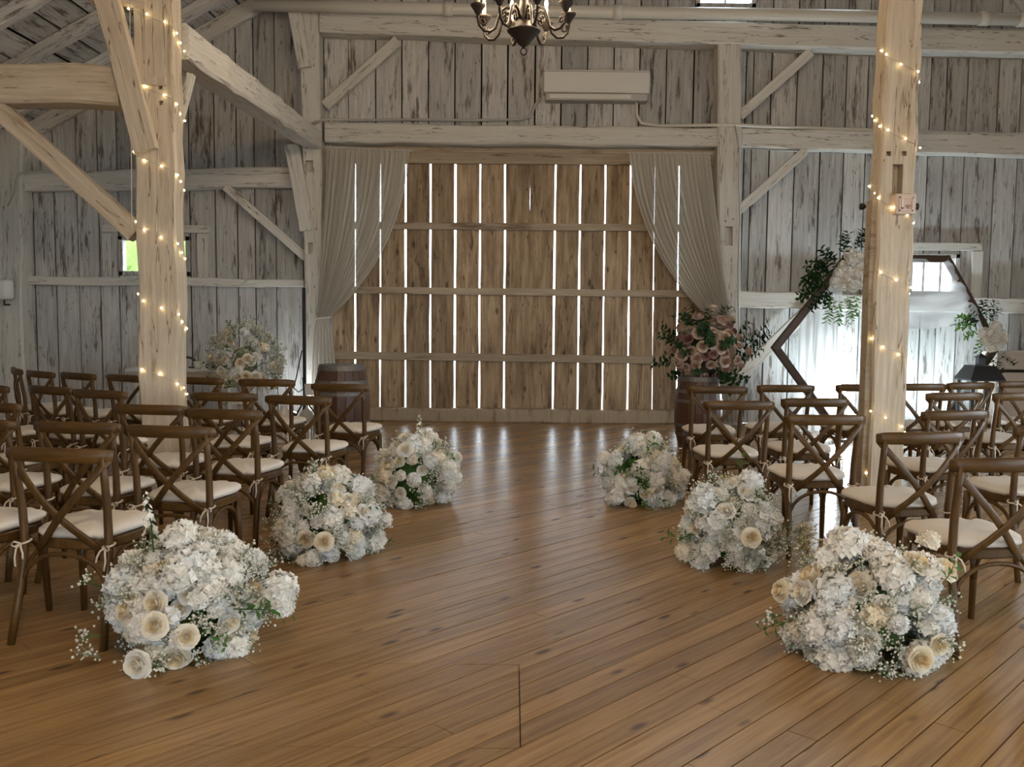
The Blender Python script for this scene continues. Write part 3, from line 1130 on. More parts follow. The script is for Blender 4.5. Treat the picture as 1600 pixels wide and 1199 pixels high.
# ------------------------------------------------------------------ curtains
def curtain(name, label, top, tie, ctrl, tail, y0, pleats, tail_w):
    root = thing(name, label, 'curtain', at(tie[0], 640, y0))
    nu, nv = 150, 34
    vs, fs = [], []
    for j in range(nv + 1):
        t = j / nv
        for i in range(nu + 1):
            u = i / nu
            p0 = (top[0] + (top[2] - top[0]) * u, top[1] + (top[3] - top[1]) * u)
            p2 = (tie[0] + tie[2] * (u - .5), tie[1])
            p1 = (p0[0] + (ctrl[0] + (ctrl[2] - ctrl[0]) * u), ctrl[1] + (ctrl[3] - ctrl[1]) * u)
            x = (1 - t) ** 2 * p0[0] + 2 * t * (1 - t) * p1[0] + t * t * p2[0]
            y = (1 - t) ** 2 * p0[1] + 2 * t * (1 - t) * p1[1] + t * t * p2[1]
            amp = .035 * (1 - .5 * t) * min(1, .35 + 2.5 * t)
            ph = u * 2 * PI * pleats + .9 * math.sin(5 * u + 2 * t)
            q = at(x, y, y0)
            q.y += amp * math.sin(ph) + .012 * math.sin(ph * 2.3 + 1)
            vs.append(q)
    for j in range(nv):
        for i in range(nu):
            a = j * (nu + 1) + i
            fs.append((a, a + 1, a + nu + 2, a + nu + 1))
    MB().add(vs, fs).build('drape', M['curtain'], root, True)
    vs, fs = [], []
    nu2, nv2 = 50, 12
    for j in range(nv2 + 1):
        t = j / nv2
        for i in range(nu2 + 1):
            u = i / nu2
            w = tie[2] * .9 + (tail_w - tie[2] * .9) * math.sqrt(t)
            x = tie[0] + (tail[0] - tie[0]) * t + w * (u - .5)
            q = at(x, tie[1] + (tail[1] - tie[1]) * t, y0)
            q.y += .03 * math.sin(u * 2 * PI * 6) * (.3 + t)
            vs.append(q)
    for j in range(nv2):
        for i in range(nu2):
            a = j * (nu2 + 1) + i
            fs.append((a, a + 1, a + nu2 + 2, a + nu2 + 1))
    MB().add(vs, fs).build('tail', M['curtain'], root, True)
    # tie band and rod
    q = at(tie[0], tie[1], y0)
    r = tie[2] / 2 / (FPX / y0) + .015
    ring = [(q.x + r * math.cos(a), y0 + .07 * math.sin(a), q.z + .01 * math.cos(a)) for a in [2 * PI * i / 16 for i in range(17)]]
    MB().tube(ring, .012, 6).build('tie_band', M['tie'], root)
    a, b = at(top[0] - 3, top[1], y0), at(top[2] + 3, top[3], y0)
    MB().tube([a, b], .014, 8).build('rod', M['wire'], root)
    return root


curtain('curtain', 'ivory sheer curtain tied back on the left of the barn door', (511, 230, 640, 236), (504, 497, 20), (-4, 330, -12, 400), (508, 650), YW - .42, 15, 44)
curtain('curtain', 'ivory sheer curtain tied back on the right of the barn door', (983, 239, 1109, 240), (1134, 512, 22), (14, 400, 9, 350), (1140, 660), YW - .42, 15, 44)

# ------------------------------------------------------------------ chairs
def make_chair():
    root = thing('cross_back_chair', 'x', 'chair')
    W_ = M['chair']
    K = dict(parent=root, local=True)
    # top rail, bowed backwards
    rail = []
    for i in range(15):
        s = -1 + 2 * i / 14
        x = s * .252
        rail.append((x, -.235 - .05 * (1 - s * s) + .0, .855 - .004 * s * s))
    rr_ = [.72] + [.92] + [1] * 11 + [.92] + [.72]
    o = MB().tube(rail, rr_, 10, flat=(.017, .033, (0, 0, 1))).build('top_rail', M['chair_rail'], smooth=True, **K)
    for s in (-1, 1):
        pts = [(s * .222, -.300, 0), (s * .212, -.262, .16), (s * .205, -.225, .32), (s * .203, -.208, .46), (s * .205, -.215, .60), (s * .208, -.236, .74), (s * .210, -.252, .85)]
        MB().tube(pts, [.0165, .018, .019, .0195, .0185, .0175, .017], 9).build('leg', W_, smooth=True, **K)
    for s in (-1, 1):
        pts = []
        for i in range(9):
            t = i / 8
            x = s * (-.236 + (.150 + .236) * t)
            z = .838 + (.405 - .838) * (t ** .96)
            y = -.238 - .048 * math.sin(PI * min(1, t * 1.05)) + .055 * t * t + (.008 if s > 0 else -.006)
            pts.append((x, y, z))
        MB().tube(pts, 1.0, 8, flat=(.017, .0075, (0, 1, 0))).build('cross_bar', W_, smooth=True, **K)

    def outline(sc=1.0, n=32):
        out = []
        for i in range(n):
            a = 2 * PI * i / n
            ca, sa = math.cos(a), math.sin(a)
            e = .62
            x = math.copysign(abs(ca) ** e, ca)
            y = math.copysign(abs(sa) ** e, sa)
            wv = .208 + .018 * y
            out.append((x * wv * sc, (y * .212 + .008) * sc))
        return out
    sf = MB()
    ol = outline(1.0)
    n = len(ol)
    prof = [(.965, .415), (1.0, .422), (1.0, .455), (.97, .462)]
    vs = [(x * k, y * k, z) for k, z in prof for x, y in ol]
    fs = []
    for j in range(3):
        for i in range(n):
            i2 = (i + 1) % n
            fs.append((j * n + i, j * n + i2, (j + 1) * n + i2, (j + 1) * n + i))
    fs.append(tuple(range(n - 1, -1, -1)))
    fs.append(tuple(3 * n + i for i in range(n)))
    sf.add(vs, fs)
    o = sf.build('seat_frame', W_, **K)
    # cushion with soft, slightly pointed corners
    cs_ = MB()
    oc = []
    for x, y in outline(1.03, 40):
        cr = min(1, abs(x) * abs(y) / (.2 * .2))
        k = 1 + .055 * cr ** 2
        oc.append((x * k, y * k + .004))
    n = len(oc)
    prof = [(.93, .464), (1.0, .478), (.985, .494), (.90, .506), (.70, .514), (.4, .518), (.1, .519)]
    rv = random.Random(5)
    wob = [rv.uniform(-.003, .003) for _ in range(n)]
    vs = [(x * k, y * k, z + (wob[i] + .004 * math.sin(7 * x * 10)) * (1 if k > .6 else 0)) for k, z in prof for i, (x, y) in enumerate(oc)]
    fs = []
    for j in range(len(prof) - 1):
        for i in range(n):
            i2 = (i + 1) % n
            fs.append((j * n + i, j * n + i2, (j + 1) * n + i2, (j + 1) * n + i))
    fs.append(tuple(range(n - 1, -1, -1)))
    fs.append(tuple((len(prof) - 1) * n + i for i in range(n)))
    cs_.add(vs, fs)
    cu = cs_.build('cushion', M['cushion'], smooth=True, **K)
    for s in (-1, 1):
        t = MB()
        ring = [(s * .203 + .027 * math.cos(a), -.208 + .027 * math.sin(a), .445 + .008 * math.sin(a * 1.0 + 1)) for a in [2 * PI * i / 12 for i in range(13)]]
        t.tube(ring, .005, 5)
        t.tube([(s * .203, -.238, .443), (s * .213, -.256, .425), (s * .218, -.262, .385), (s * .212, -.266, .345)], .005, 5)
        t.tube([(s * .203, -.238, .443), (s * .190, -.256, .430), (s * .178, -.262, .405), (s * .176, -.266, .38)], .005, 5)
        t.tube([(s * .203, -.238, .443), (s * .225, -.254, .455), (s * .236, -.258, .44), (s * .22, -.256, .432), (s * .203, -.240, .443)], .0045, 5)
        t.build('tie', M['tie'], cu, smooth=True, local=True)
    for s in (-1, 1):
        MB().tube([(s * .178, .178, .425), (s * .182, .185, .25), (s * .190, .20, 0)], [.021, .019, .015], 9).build('leg', W_, smooth=True, **K)

    def arch(p0, p1, zlo, zhi, name='brace'):
        pts = []
        for i in range(13):
            a = PI * i / 12
            s = (1 - math.cos(a)) / 2
            z = zlo + (zhi - zlo) * math.sin(a) ** .75
            pts.append((p0[0] + (p1[0] - p0[0]) * s, p0[1] + (p1[1] - p0[1]) * s, z))
        MB().tube(pts, .0105, 7).build(name, W_, smooth=True, **K)
    arch((-.205, -.235), (.205, -.235), .21, .405)
    arch((-.176, .176), (.176, .176), .21, .405)
    for s in (-1, 1):
        arch((s * .205, -.225), (s * .183, .176), .21, .405)
    return root


chair0 = make_chair()
row_names = {1: 'nearest row', 2: 'second row from camera', 3: 'third row from camera', 4: 'fourth row from camera', 5: 'farthest row'}
ordinal = {1: 'aisle-end', 2: 'second-from-aisle', 3: 'third-from-aisle', 4: 'fourth-from-aisle', 5: 'fifth-from-aisle', 6: 'sixth-from-aisle', 7: 'outermost'}
LEFT = [  # px, top y, turn, row, seat
    (85, 701, 8, 1, 1), (-104, 697, 10, 1, 2),
    (259, 666, 8, 2, 1), (114, 660, 9, 2, 2), (-46, 655, 12, 2, 3),
    (345, 640, 10, 3, 1), (229, 633, 9, 3, 2), (-22, 629, 18, 3, 3),
    (463, 619, 12, 4, 1), (347, 614, 6, 4, 2), (150, 610, 20, 4, 3), (73, 604, 27, 4, 4), (-24, 601, 30, 4, 5),
    (528, 600, 14, 5, 1), (415, 593, 6, 5, 2), (306, 590, 16, 5, 3), (192, 586, 27, 5, 4), (116, 583, 30, 5, 5), (57, 580, 36, 5, 6), (22, 575, 55, 5, 7)]
RIGHT = [
    (1577, 716, -8, 1, 1),
    (1445, 676, -10, 2, 1), (1650, 665, -14, 2, 2),
    (1293, 649, -4, 3, 1), (1499, 642, -14, 3, 2),
    (1157, 627, -4, 4, 1), (1276, 623, -5, 4, 2), (1496, 614, -12, 4, 3), (1598, 614, -14, 4, 4),
    (1122, 604, 0, 5, 1), (1230, 602, -5, 5, 2), (1352, 601, -5, 5, 3), (1440, 600, -6, 5, 4), (1521, 598, -14, 5, 5), (1600, 596, -16, 5, 6)]
# pile of chairs: place them where their top rails are seen
RAIL_TOP = .884
first = True
for side, lst in (('left', LEFT), ('right', RIGHT)):
    for px, py, turn, row, seat in lst:
        o = chair0 if first else copy_tree(chair0)
        p = atz(px, py, RAIL_TOP)
        a = -math.radians(turn)
        # the rail's centre sits 0.27 m behind the chair's origin
        off = Matrix.Rotation(a, 3, 'Z') @ Vector((0, -.275, 0))
        o.location = (p.x - off.x, p.y - off.y, 0)
        o.rotation_euler = (0, 0, a)
        o['label'] = 'cross-back chair, %s seat in %s, %s of aisle' % (ordinal[seat], row_names[row], side)
        o['group'] = 'cross-back chairs %s of the aisle' % side
        first = False

# ------------------------------------------------------------------ flowers
def orient(pos, nrm, roll=0.0, sc=1.0):
    q = Vector(nrm).normalized().to_track_quat('Z', 'Y')
    return Matrix.Translation(pos) @ q.to_matrix().to_4x4() @ Matrix.Rotation(roll, 4, 'Z') @ Matrix.Scale(sc, 4)


def petal_patch(mb, basis, w, l, cup, curl, seg=3, z0=0.0, tilt=0.0, mi=0, frill=0.0, rnd=None):
    """petal growing outwards along local x from the axis, angle basis"""
    vs, fs = [], []
    for i in range(seg + 1):
        t = i / seg
        for j in range(3):
            s = j - 1
            wid = w * (math.sin(PI * (.22 + .62 * t)) if True else 1)
            x = l * (math.sin(tilt) * t + .0) + cup * math.sin(PI * t) * .5
            z = z0 + l * math.cos(tilt) * t - curl * t * t
            y = s * wid * .5
            x -= abs(s) * wid * .22
            fz = (rnd.uniform(-frill, frill) if rnd else 0)
            ca, sa = math.cos(basis), math.sin(basis)
            vs.append((x * ca - y * sa, x * sa + y * ca, z + fz))
    for i in range(seg):
        for j in range(2):
            a = i * 3 + j
            fs.append((a, a + 1, a + 4, a + 3))
    mb.add(vs, fs, mi)


def mesh_rose(mat, seed, r=.05, heart=None):
    """spiral of wrapped petals, tight in the middle and rolled open outside"""
    rn = random.Random(seed)
    mb = MB()
    layers = [(3, .15, .98, .95, .0), (3, .28, 1.02, .85, .03), (4, .43, 1.0, .75, .06), (5, .58, .92, .66, .10), (5, .74, .76, .62, .16), (6, .86, .52, .58, .22)]
    for li, (n, Rk, h, dl, curl) in enumerate(layers):
        for k in range(n):
            a = 2 * PI * (k + .5 * (li % 2) + rn.uniform(-.08, .08)) / n
            vs, fs = [], []
            hh = h * rn.uniform(.94, 1.06)
            for i in range(4):
                t = i / 3
                for j in range(4):
                    q = (j - 1.5) / 1.5
                    rad = r * (Rk * (.30 + .70 * math.sin(t * PI / 2)) + curl * t ** 3) * (1 + .04 * q)
                    z = r * (hh * t - curl * .9 * t ** 4 - .13 * q * q * t - .25)
                    an = a + q * dl * (1.1 - .15 * t)
                    vs.append((rad * math.cos(an), rad * math.sin(an), z))
            for i in range(3):
                for j in range(3):
                    p = i * 4 + j
                    fs.append((p, p + 1, p + 5, p + 4))
            mb.add(vs, fs, 1 if li < 3 else 0)
    mb.lathe([(.02 * r, -.4 * r), (.45 * r, -.3 * r), (.5 * r, -.1 * r), (.1 * r, .1 * r)], 8)
    return mb.mesh('rose', [mat, heart or mat])


def mesh_pompom(mat, seed, r=.06, n=90, fl=.34):
    """hydrangea or carnation head: ball of small ruffled petals"""
    rn = random.Random(seed)
    mb = MB()
    mb.sphere((0, 0, .15 * r), r * .72, 9, 6, (1, 1, .85))
    ga = PI * (3 - math.sqrt(5))
    for i in range(n):
        z = 1 - (i + .5) / n * 1.45
        rad = math.sqrt(max(0, 1 - z * z))
        a = ga * i
        d = Vector((rad * math.cos(a), rad * math.sin(a), z * .85))
        k = rn.uniform(.80, 1.04)
        c_ = d * r * k + Vector((0, 0, .15 * r))
        nq = (d + Vector((rn.uniform(-.5, .5), rn.uniform(-.5, .5), rn.uniform(-.5, .5)))).normalized()
        q = nq.to_track_quat('Z', 'Y').to_matrix()
        s = r * fl * rn.uniform(.8, 1.2)
        ph = rn.uniform(0, PI)
        vs = [c_ - nq * s * .25]
        for m in range(8):
            b = ph + m * PI / 4
            rr = s * (1.0 if m % 2 == 0 else .62)
            vs.append(c_ + q @ Vector((rr * math.cos(b), rr * math.sin(b), s * (.18 if m % 2 == 0 else -.05) + rn.uniform(-.1, .1) * s)))
        mb.add(vs, [(0, 1 + m, 1 + (m + 1) % 8) for m in range(8)])
    return mb.mesh('pompom', [mat])


def mesh_gyp(mat, stem, seed, L=.13, n=26):
    rn = random.Random(seed)
    mb = MB()
    for b in range(5):
        d = Vector((rn.uniform(-.55, .55), rn.uniform(-.55, .55), 1)).normalized()
        e = d * L * rn.uniform(.6, .95)
        mb.tube([(0, 0, 0), e * .5 + Vector((0, 0, .01)), e], .0012, 3, False, mi=1)
        for k in range(n // 5):
            q = e * rn.uniform(.55, 1.0) + Vector((rn.uniform(-1, 1), rn.uniform(-1, 1), rn.uniform(-.5, 1))) * L * .22
            mb.tube([e * .6, q], .0008, 3, False, mi=1)
            s = rn.uniform(.0048, .0085)
            vs = [q + Vector(v) * s for v in ((1, 0, 0), (-1, 0, 0), (0, 1, 0), (0, -1, 0), (0, 0, 1), (0, 0, -1))]
            mb.add(vs, [(0, 2, 4), (2, 1, 4), (1, 3, 4), (3, 0, 4), (2, 0, 5), (1, 2, 5), (3, 1, 5), (0, 3, 5)])
    return mb.mesh('spray', [mat, stem])


def mesh_spike(mat, stem, seed, L=.22):
    rn = random.Random(seed)
    mb = MB()
    mb.tube([(0, 0, 0), (.01, 0, L * .5), (0, .01, L)], [.004, .003, .0015], 5, mi=1)
    for i in range(16):
        t = .3 + .7 * i / 15
        a = i * 2.4
        s = .026 * (1.15 - .75 * t)
        c_ = Vector((.02 * math.cos(a) * (1.3 - t), .02 * math.sin(a) * (1.3 - t), L * t))
        nq = Vector((math.cos(a), math.sin(a), .5)).normalized()
        q = nq.to_track_quat('Z', 'Y').to_matrix()
        vs = [c_]
        for m in range(8):
            b = m * PI / 4
            rr = s * (1.0 if m % 2 == 0 else .6)
            vs.append(c_ + q @ Vector((rr * math.cos(b), rr * math.sin(b), s * .35)))
        mb.add(vs, [(0, 1 + m, 1 + (m + 1) % 8) for m in range(8)])
    return mb.mesh('spike', [mat, stem])


def mesh_leaves(mat, stem, seed, L=.2, n=9, lw=.022, ll=.06, droop=0.0):
    rn = random.Random(seed)
    mb = MB()
    pts = [Vector((0, 0, 0)), Vector((.02, .01, L * .5)), Vector((.05 + droop, .0, L * .98))]
    mb.tube(pts, [.0025, .002, .001], 4, mi=1)
    for i in range(n):
        t = .18 + .82 * i / (n - 1)
        c_ = pts[0].lerp(pts[1], t * 2) if t < .5 else pts[1].lerp(pts[2], t * 2 - 1)
        a = i * 2.4 + rn.uniform(-.4, .4)
        d = Vector((math.cos(a), math.sin(a), rn.uniform(.2, .9))).normalized()
        sd = d.cross(Vector((0, 0, 1))).normalized()
        l_ = ll * rn.uniform(.7, 1.15)
        up = Vector((0, 0, 1)) * .12 * l_
        w_ = lw * rn.uniform(.8, 1.2)
        vs = [c_, c_ + d * l_ * .45 + sd * w_ * .5, c_ + d * l_ * .5 - up, c_ + d * l_ * .45 - sd * w_ * .5, c_ + d * l_ - up * 2]
        mb.add(vs, [(0, 1, 2), (0, 2, 3), (1, 4, 2), (2, 4, 3)])
    return mb.mesh('leaves', [mat, stem])


BL = {
    'rose': [mesh_rose(M['cream'], 1, .055, M['heart']), mesh_rose(M['white'], 2, .058, M['cream']), mesh_rose(M['white'], 3, .05, M['cream'])],
    'crose': [mesh_rose(M['cream'], 4, .055, M['heart']), mesh_rose(M['cream'], 14, .05, M['heart'])],
    'hydrangea': [mesh_pompom(M['white'], 5, .082, 110, .27), mesh_pompom(M['cool'], 6, .075, 100, .29), mesh_pompom(M['white'], 7, .07, 90, .3)],
    'carnation': [mesh_pompom(M['white'], 8, .05, 70, .42), mesh_pompom(M['cool'], 9, .052, 70, .42), mesh_pompom(M['cream'], 10, .046, 64, .42)],
    'gypsophila_sprig': [mesh_gyp(M['gyp'], M['sage'], 11), mesh_gyp(M['gyp'], M['sage'], 12, .15, 32), mesh_gyp(M['gyp'], M['leaf'], 13, .11, 28)],
    'dried_sprig': [mesh_gyp(M['gypy'], M['sage'], 15, .14, 34), mesh_gyp(M['gypy'], M['sage'], 16, .12, 30)],
    'stock_spike': [mesh_spike(M['white'], M['leaf'], 17), mesh_spike(M['white'], M['leaf'], 18, .26)],
    'leaf_sprig': [mesh_leaves(M['leaf'], M['leaf'], 19), mesh_leaves(M['sage'], M['sage'], 20, .16, 10, .014, .045), mesh_leaves(M['leaf'], M['leaf'], 21, .15, 8)],
    'mauve_rose': [mesh_rose(M['mauve'], 22, .062, M['mheart']), mesh_rose(M['mauve'], 23, .055, M['mheart'])],
    'plum_rose': [mesh_rose(M['plum'], 24, .05)],
    'dark_sprig': [mesh_leaves(M['dleaf'], M['dleaf'], 25, .22, 14, .05, .085), mesh_leaves(M['dleaf'], M['leaf'], 26, .19, 13, .045, .08)],
    'ruscus_sprig': [mesh_leaves(M['dleaf'], M['dleaf'], 27, .26, 18, .042, .10), mesh_leaves(M['dleaf'], M['leaf'], 28, .24, 17, .04, .095)],
    'fresh_sprig': [mesh_leaves(M['greenery'], M['greenery'], 29, .28, 18, .036, .09)],
}
for l_ in BL.values():
    for me in l_:
        if me.name.startswith('rose'):
            me.polygons.foreach_set('use_smooth', [True] * len(me.polygons))


def put(kind, root, pos, nrm, sc=1.0, rn=R):
    me = rn.choice(BL[kind])
    o = bpy.data.objects.new(kind, me)
    C.objects.link(o)
    o.parent = root
    o.matrix_basis = orient(pos, nrm, rn.uniform(0, 6.28), sc)
    return o


def lumpy(name, mat, parent, rx, ry, rz, zc, seed):
    rn = random.Random(seed)
    bm = bmesh.new()
    bmesh.ops.create_icosphere(bm, subdivisions=3, radius=1)
    for v in bm.verts:
        k = 1 + rn.uniform(-.12, .08)
        v.co = Vector((v.co.x * rx * k, v.co.y * ry * k, max(zc + v.co.z * rz * k, .012)))
    me = bpy.data.meshes.new(name)
    bm.to_mesh(me)
    bm.free()
    me.materials.append(mat)
    o = bpy.data.objects.new(name, me)
    C.objects.link(o)
    o.parent = parent
    return o


def mound(name, label, base, rx, ry, h, weights, n, seed, group, extras=(), core='sage', hemi=.0, sc=1.0, skirt=True, shape=1.0, zc=None, low=-.74, gyp=46, gk='gypsophila_sprig', ck=.64):
    """a mound of blooms: evenly spread heads over a dome, sprigs poking out between"""
    rn = random.Random(seed)
    root = thing(name, label, 'flowers', base, 0, group)
    zc = h * .42 if zc is None else zc
    rz = h - zc
    lumpy('foliage', M[core], root, rx * ck, ry * ck, rz * ck, zc, seed)
    ga = PI * (3 - math.sqrt(5))
    kinds = [k for k, w in weights for _ in range(w)]
    for i in range(n):
        z = 1 - (i + .5) / n * (1 - low)
        rad = math.sqrt(max(0, 1 - z * z))
        a = ga * i + rn.uniform(-.25, .25)
        d = Vector((rad * math.cos(a), rad * math.sin(a), z))
        bump = 1 + .11 * math.sin(3 * a + seed) + .10 * math.sin(5 * z + 2 * a + seed)
        k = rn.choice(kinds)
        kk = (1.0 if 'sprig' not in k and 'spike' not in k else .86) * bump * rn.uniform(.84, 1.08)
        p = Vector((d.x * rx * kk, d.y * ry * kk, zc + d.z * rz * kk))
        s_ = sc * rn.uniform(.72, 1.12)
        p.z = max(p.z, .05 * s_ if 'sprig' not in k else .035)
        nn = Vector((d.x / rx, d.y / ry, d.z / rz + (.35 if z < 0.2 else 0)))
        nn.normalize()
        nn += Vector((rn.uniform(-.25, .25), rn.uniform(-.25, .25), rn.uniform(-.15, .25)))
        put(k, root, p, nn, s_, rn)
    for i in range(gyp):
        z = rn.uniform(low, 1)
        rad = math.sqrt(1 - z * z)
        a = rn.uniform(0, 2 * PI)
        d = Vector((rad * math.cos(a), rad * math.sin(a), z))
        p = Vector((d.x * rx * .93, d.y * ry * .93, max(.03, zc + d.z * rz * .93)))
        put(gk, root, p, d + Vector((rn.uniform(-.4, .4), rn.uniform(-.4, .4), .25)), sc * rn.uniform(.7, 1.05), rn)
    for k, p, nn, s_ in extras:
        put(k, root, p, nn, s_, rn)
    return root


fg = 'floor flower arrangements along the aisle'
WH = [('hydrangea', 4), ('carnation', 6), ('rose', 3), ('gypsophila_sprig', 8), ('leaf_sprig', 2)]


def ground(px, py):
    p = atz(px, py, 0)
    return (p.x, p.y, 0)


def floor_mound(label, xl, xr, ytop, ybot, weights, n, seed, extras=(), sc=1.0, core='sage', depth=.9):
    """bounds seen in the picture -> place and size on the floor"""
    p = atz((xl + xr) / 2, ybot, 0)
    s = FPX / p.y
    rx = (xr - xl) / 2 / s * .93
    ry = rx * depth
    d = p.y + ry * .92
    s2 = FPX / d
    c_ = Vector((p.x * d / p.y, d, 0))
    rx = (xr - xl) / 2 / s2 * .97 - .045
    ry = rx * depth
    top = at((xl + xr) / 2, ytop, d).z
    return mound('floor_flowers', label, c_, rx, ry, top * .93, weights, int(n * 1.5), seed, fg, extras, core='leaf', sc=sc)


f1 = floor_mound('white and cream rose mound beside the nearest left chair, one bloom trailing right', 172, 428, 838, 1046,
                 [('hydrangea', 5), ('carnation', 5), ('rose', 6), ('crose', 3), ('gypsophila_sprig', 5), ('leaf_sprig', 1)], 118, 31,
                 extras=[('stock_spike', (-.14, -.05, .44), (-.12, 0, 1), 1.0), ('hydrangea', (.40, -.05, .28), (1, -.3, .3), 1.0), ('hydrangea', (.42, -.08, .22), (1, -.3, -.1), .8),
                         ('gypsophila_sprig', (-.31, -.20, .02), (-.5, -.8, .5), 1.0), ('gypsophila_sprig', (-.33, -.16, .1), (-.8, -.5, .5), 1.1), ('gypsophila_sprig', (-.36, -.1, .3), (-.8, -.5, .7), 1.1),
                         ('leaf_sprig', (.25, -.2, .24), (1, -.3, .35), 1.1), ('crose', (-.02, -.36, .22), (0, -1, .3), 1.1), ('crose', (.1, -.34, .17), (.2, -1, .2), 1.0), ('rose', (-.1, -.34, .05), (-.2, -1, .1), 1.2)])
f2 = floor_mound('second white flower mound on the left of the aisle, small yellow rose low in front', 425, 600, 740, 884, WH, 108, 32,
                 extras=[('rose', (.09, .05, .50), (.1, -.4, 1), .8), ('crose', (.05, -.36, .17), (.1, -1, .3), 1.1), ('rose', (-.22, 0, .42), (-.3, -.2, 1), .9)])
f3 = floor_mound('farthest white flower mound left of the aisle with a tall stock spike', 582, 716, 678, 796, WH, 96, 33,
                 extras=[('stock_spike', (.02, 0, .42), (.05, 0, 1), 1.0), ('rose', (.33, -.05, .37), (1, -.3, .4), .8), ('rose', (-.12, -.1, .45), (-.2, -.4, 1), .9)])
f4 = floor_mound('farthest white flower mound right of the aisle, in front of the barrel', 938, 1066, 684, 796, WH, 96, 34,
                 extras=[('hydrangea', (.08, 0, .50), (.1, -.3, 1), .8), ('rose', (-.15, -.05, .43), (-.3, -.3, 1), .8), ('hydrangea', (-.30, -.05, .36), (-.8, -.3, .7), .8)])
f5 = floor_mound('middle white flower mound right of the aisle with dried yellow sprigs at its side', 1062, 1222, 750, 898, WH, 108, 35,
                 extras=[('dried_sprig', (.33, -.1, .12 + .05 * i), (1, -.4, .5 + .1 * i), 1.1) for i in range(3)] +
                 [('dried_sprig', (.38, -.16 + .08 * i, .06), (1, -.5 + .2 * i, .6), 1.2) for i in range(4)] + [('dried_sprig', (-.05, 0, .48), (-.1, -.1, 1), .9), ('crose', (.02, -.36, .25), (0, -1, .3), 1.1)])
f6 = floor_mound('nearest white flower mound right of the aisle, leaning against a chair leg', 1222, 1476, 852, 1062, [('hydrangea', 8), ('carnation', 3), ('rose', 5), ('gypsophila_sprig', 5), ('leaf_sprig', 1)], 110, 36,
                 extras=[('carnation', (.25, -.02, .52), (.2, -.2, 1), 1.0), ('rose', (.28, -.1, .42), (.5, -.5, .8), 1.1), ('gypsophila_sprig', (-.38, -.05, .2), (-1, -.2, .1), 1.1), ('rose', (-.38, -.02, .30), (-.9, -.3, .3), .9),
                         ('leaf_sprig', (.24, -.2, .40), (.4, -.5, .8), .9), ('leaf_sprig', (-.34, -.05, .18), (-1, -.2, -.05), .9)])

# ------------------------------------------------------------------ barrels
def barrel(label, px, Y, size=1.0):
    x = at(px, 600, Y).x
    root = thing('wine_barrel', label, 'barrel', (x, Y, 0), 0, 'wine barrels beside the door')
    H_ = .90

    def rad(z):
        t = (z / H_ - .5) * 2
        return .30 - .065 * t * t
    n = 20
    for k in range(n):
        a0, a1 = 2 * PI * k / n + .008, 2 * PI * (k + 1) / n - .008
        vs, fs = [], []
        m = 8
        for i in range(m + 1):
            z = H_ * i / m
            r = rad(z)
            for rr, a in ((r, a0), (r, a1), (r - .025, a1), (r - .025, a0)):
                vs.append((rr * math.cos(a), rr * math.sin(a), z))
        for i in range(m):
            for q in range(4):
                q2 = (q + 1) % 4
                fs.append((i * 4 + q, i * 4 + q2, i * 4 + 4 + q2, i * 4 + 4 + q))
        fs += [(3, 2, 1, 0), (m * 4, m * 4 + 1, m * 4 + 2, m * 4 + 3)]
        MB().add(vs, fs).build('stave', M['barrel'], root, local=True)
    for z0, z1 in ((.0, .045), (.16, .20), (.28, .315), (.585, .62), (.70, .74), (.845, .90)):
        MB().lathe([(rad(z0) - .01, z0), (rad(z0) + .005, z0), (rad(z1) + .005, z1), (rad(z1) - .01, z1)], 28).build('hoop', M['hoop'], root, local=True)
    MB().lathe([(.222, .845), (.222, .87)], 28).build('head', M['barrel'], root, local=True)
    root.matrix_basis = root.matrix_basis @ Matrix.Scale(size, 4)
    return root, x


b1, bx1 = barrel('dark wooden wine barrel with empty top, left of the barn door', 534, 9.9)
b2, bx2 = barrel('dark wooden wine barrel under the mauve flowers, right of the door', 1092, 10.2, .88)

# mauve arrangement on the right barrel
vz = .768
mv = mound('barrel_flowers', 'mauve roses with dark foliage in a vase on the right barrel', (at(1103, 560, 10.2).x, 10.2, vz), .37, .30, .70,
           [('mauve_rose', 12), ('plum_rose', 2), ('dark_sprig', 6), ('leaf_sprig', 1)], 110, 41, None,
           extras=[('mauve_rose', (.0, -.29, .40), (0, -1, .3), 1.1), ('mauve_rose', (-.10, -.29, .36), (-.2, -1, .2), 1.0), ('mauve_rose', (.10, -.28, .34), (.2, -1, .2), 1.0), ('plum_rose', (.02, -.29, .28), (0, -1, .1), 1.0), ('dark_sprig', (-.05, -.26, .44), (-.1, -.6, .8), 1.0), ('mauve_rose', (.14, -.26, .46), (.3, -1, .5), 1.1), ('dark_sprig', (.40, -.1, .42), (1, -.2, .5), 1.3), ('dark_sprig', (.46, -.1, .46), (1, -.2, .4), 1.1), ('dark_sprig', (.40, -.1, .38), (1, -.2, .3), 1.2), ('dark_sprig', (.36, -.1, .26), (1, -.3, .1), 1.2), ('dark_sprig', (.42, -.1, .30), (1, -.2, .5), 1.1), ('dark_sprig', (-.02, 0, .52), (0, -.1, 1), 1.2), ('dark_sprig', (.2, -.25, .12), (.6, -.6, -.5), 1.2), ('dark_sprig', (.1, -.28, .12), (.3, -.6, -.6), 1.2), ('dark_sprig', (-.35, -.1, .2), (-1, -.3, .1), 1.2), ('dark_sprig', (-.36, -.1, .42), (-1, -.3, .6), 1.0)],
           core='dleaf', zc=.33, low=-.9, gyp=20, gk='dark_sprig', sc=1.1, ck=.46)
MB().lathe([(.06, .0), (.10, .02), (.115, .10), (.10, .18), (.085, .2)], 16).build('vase', M['iron'], mv, True, True)

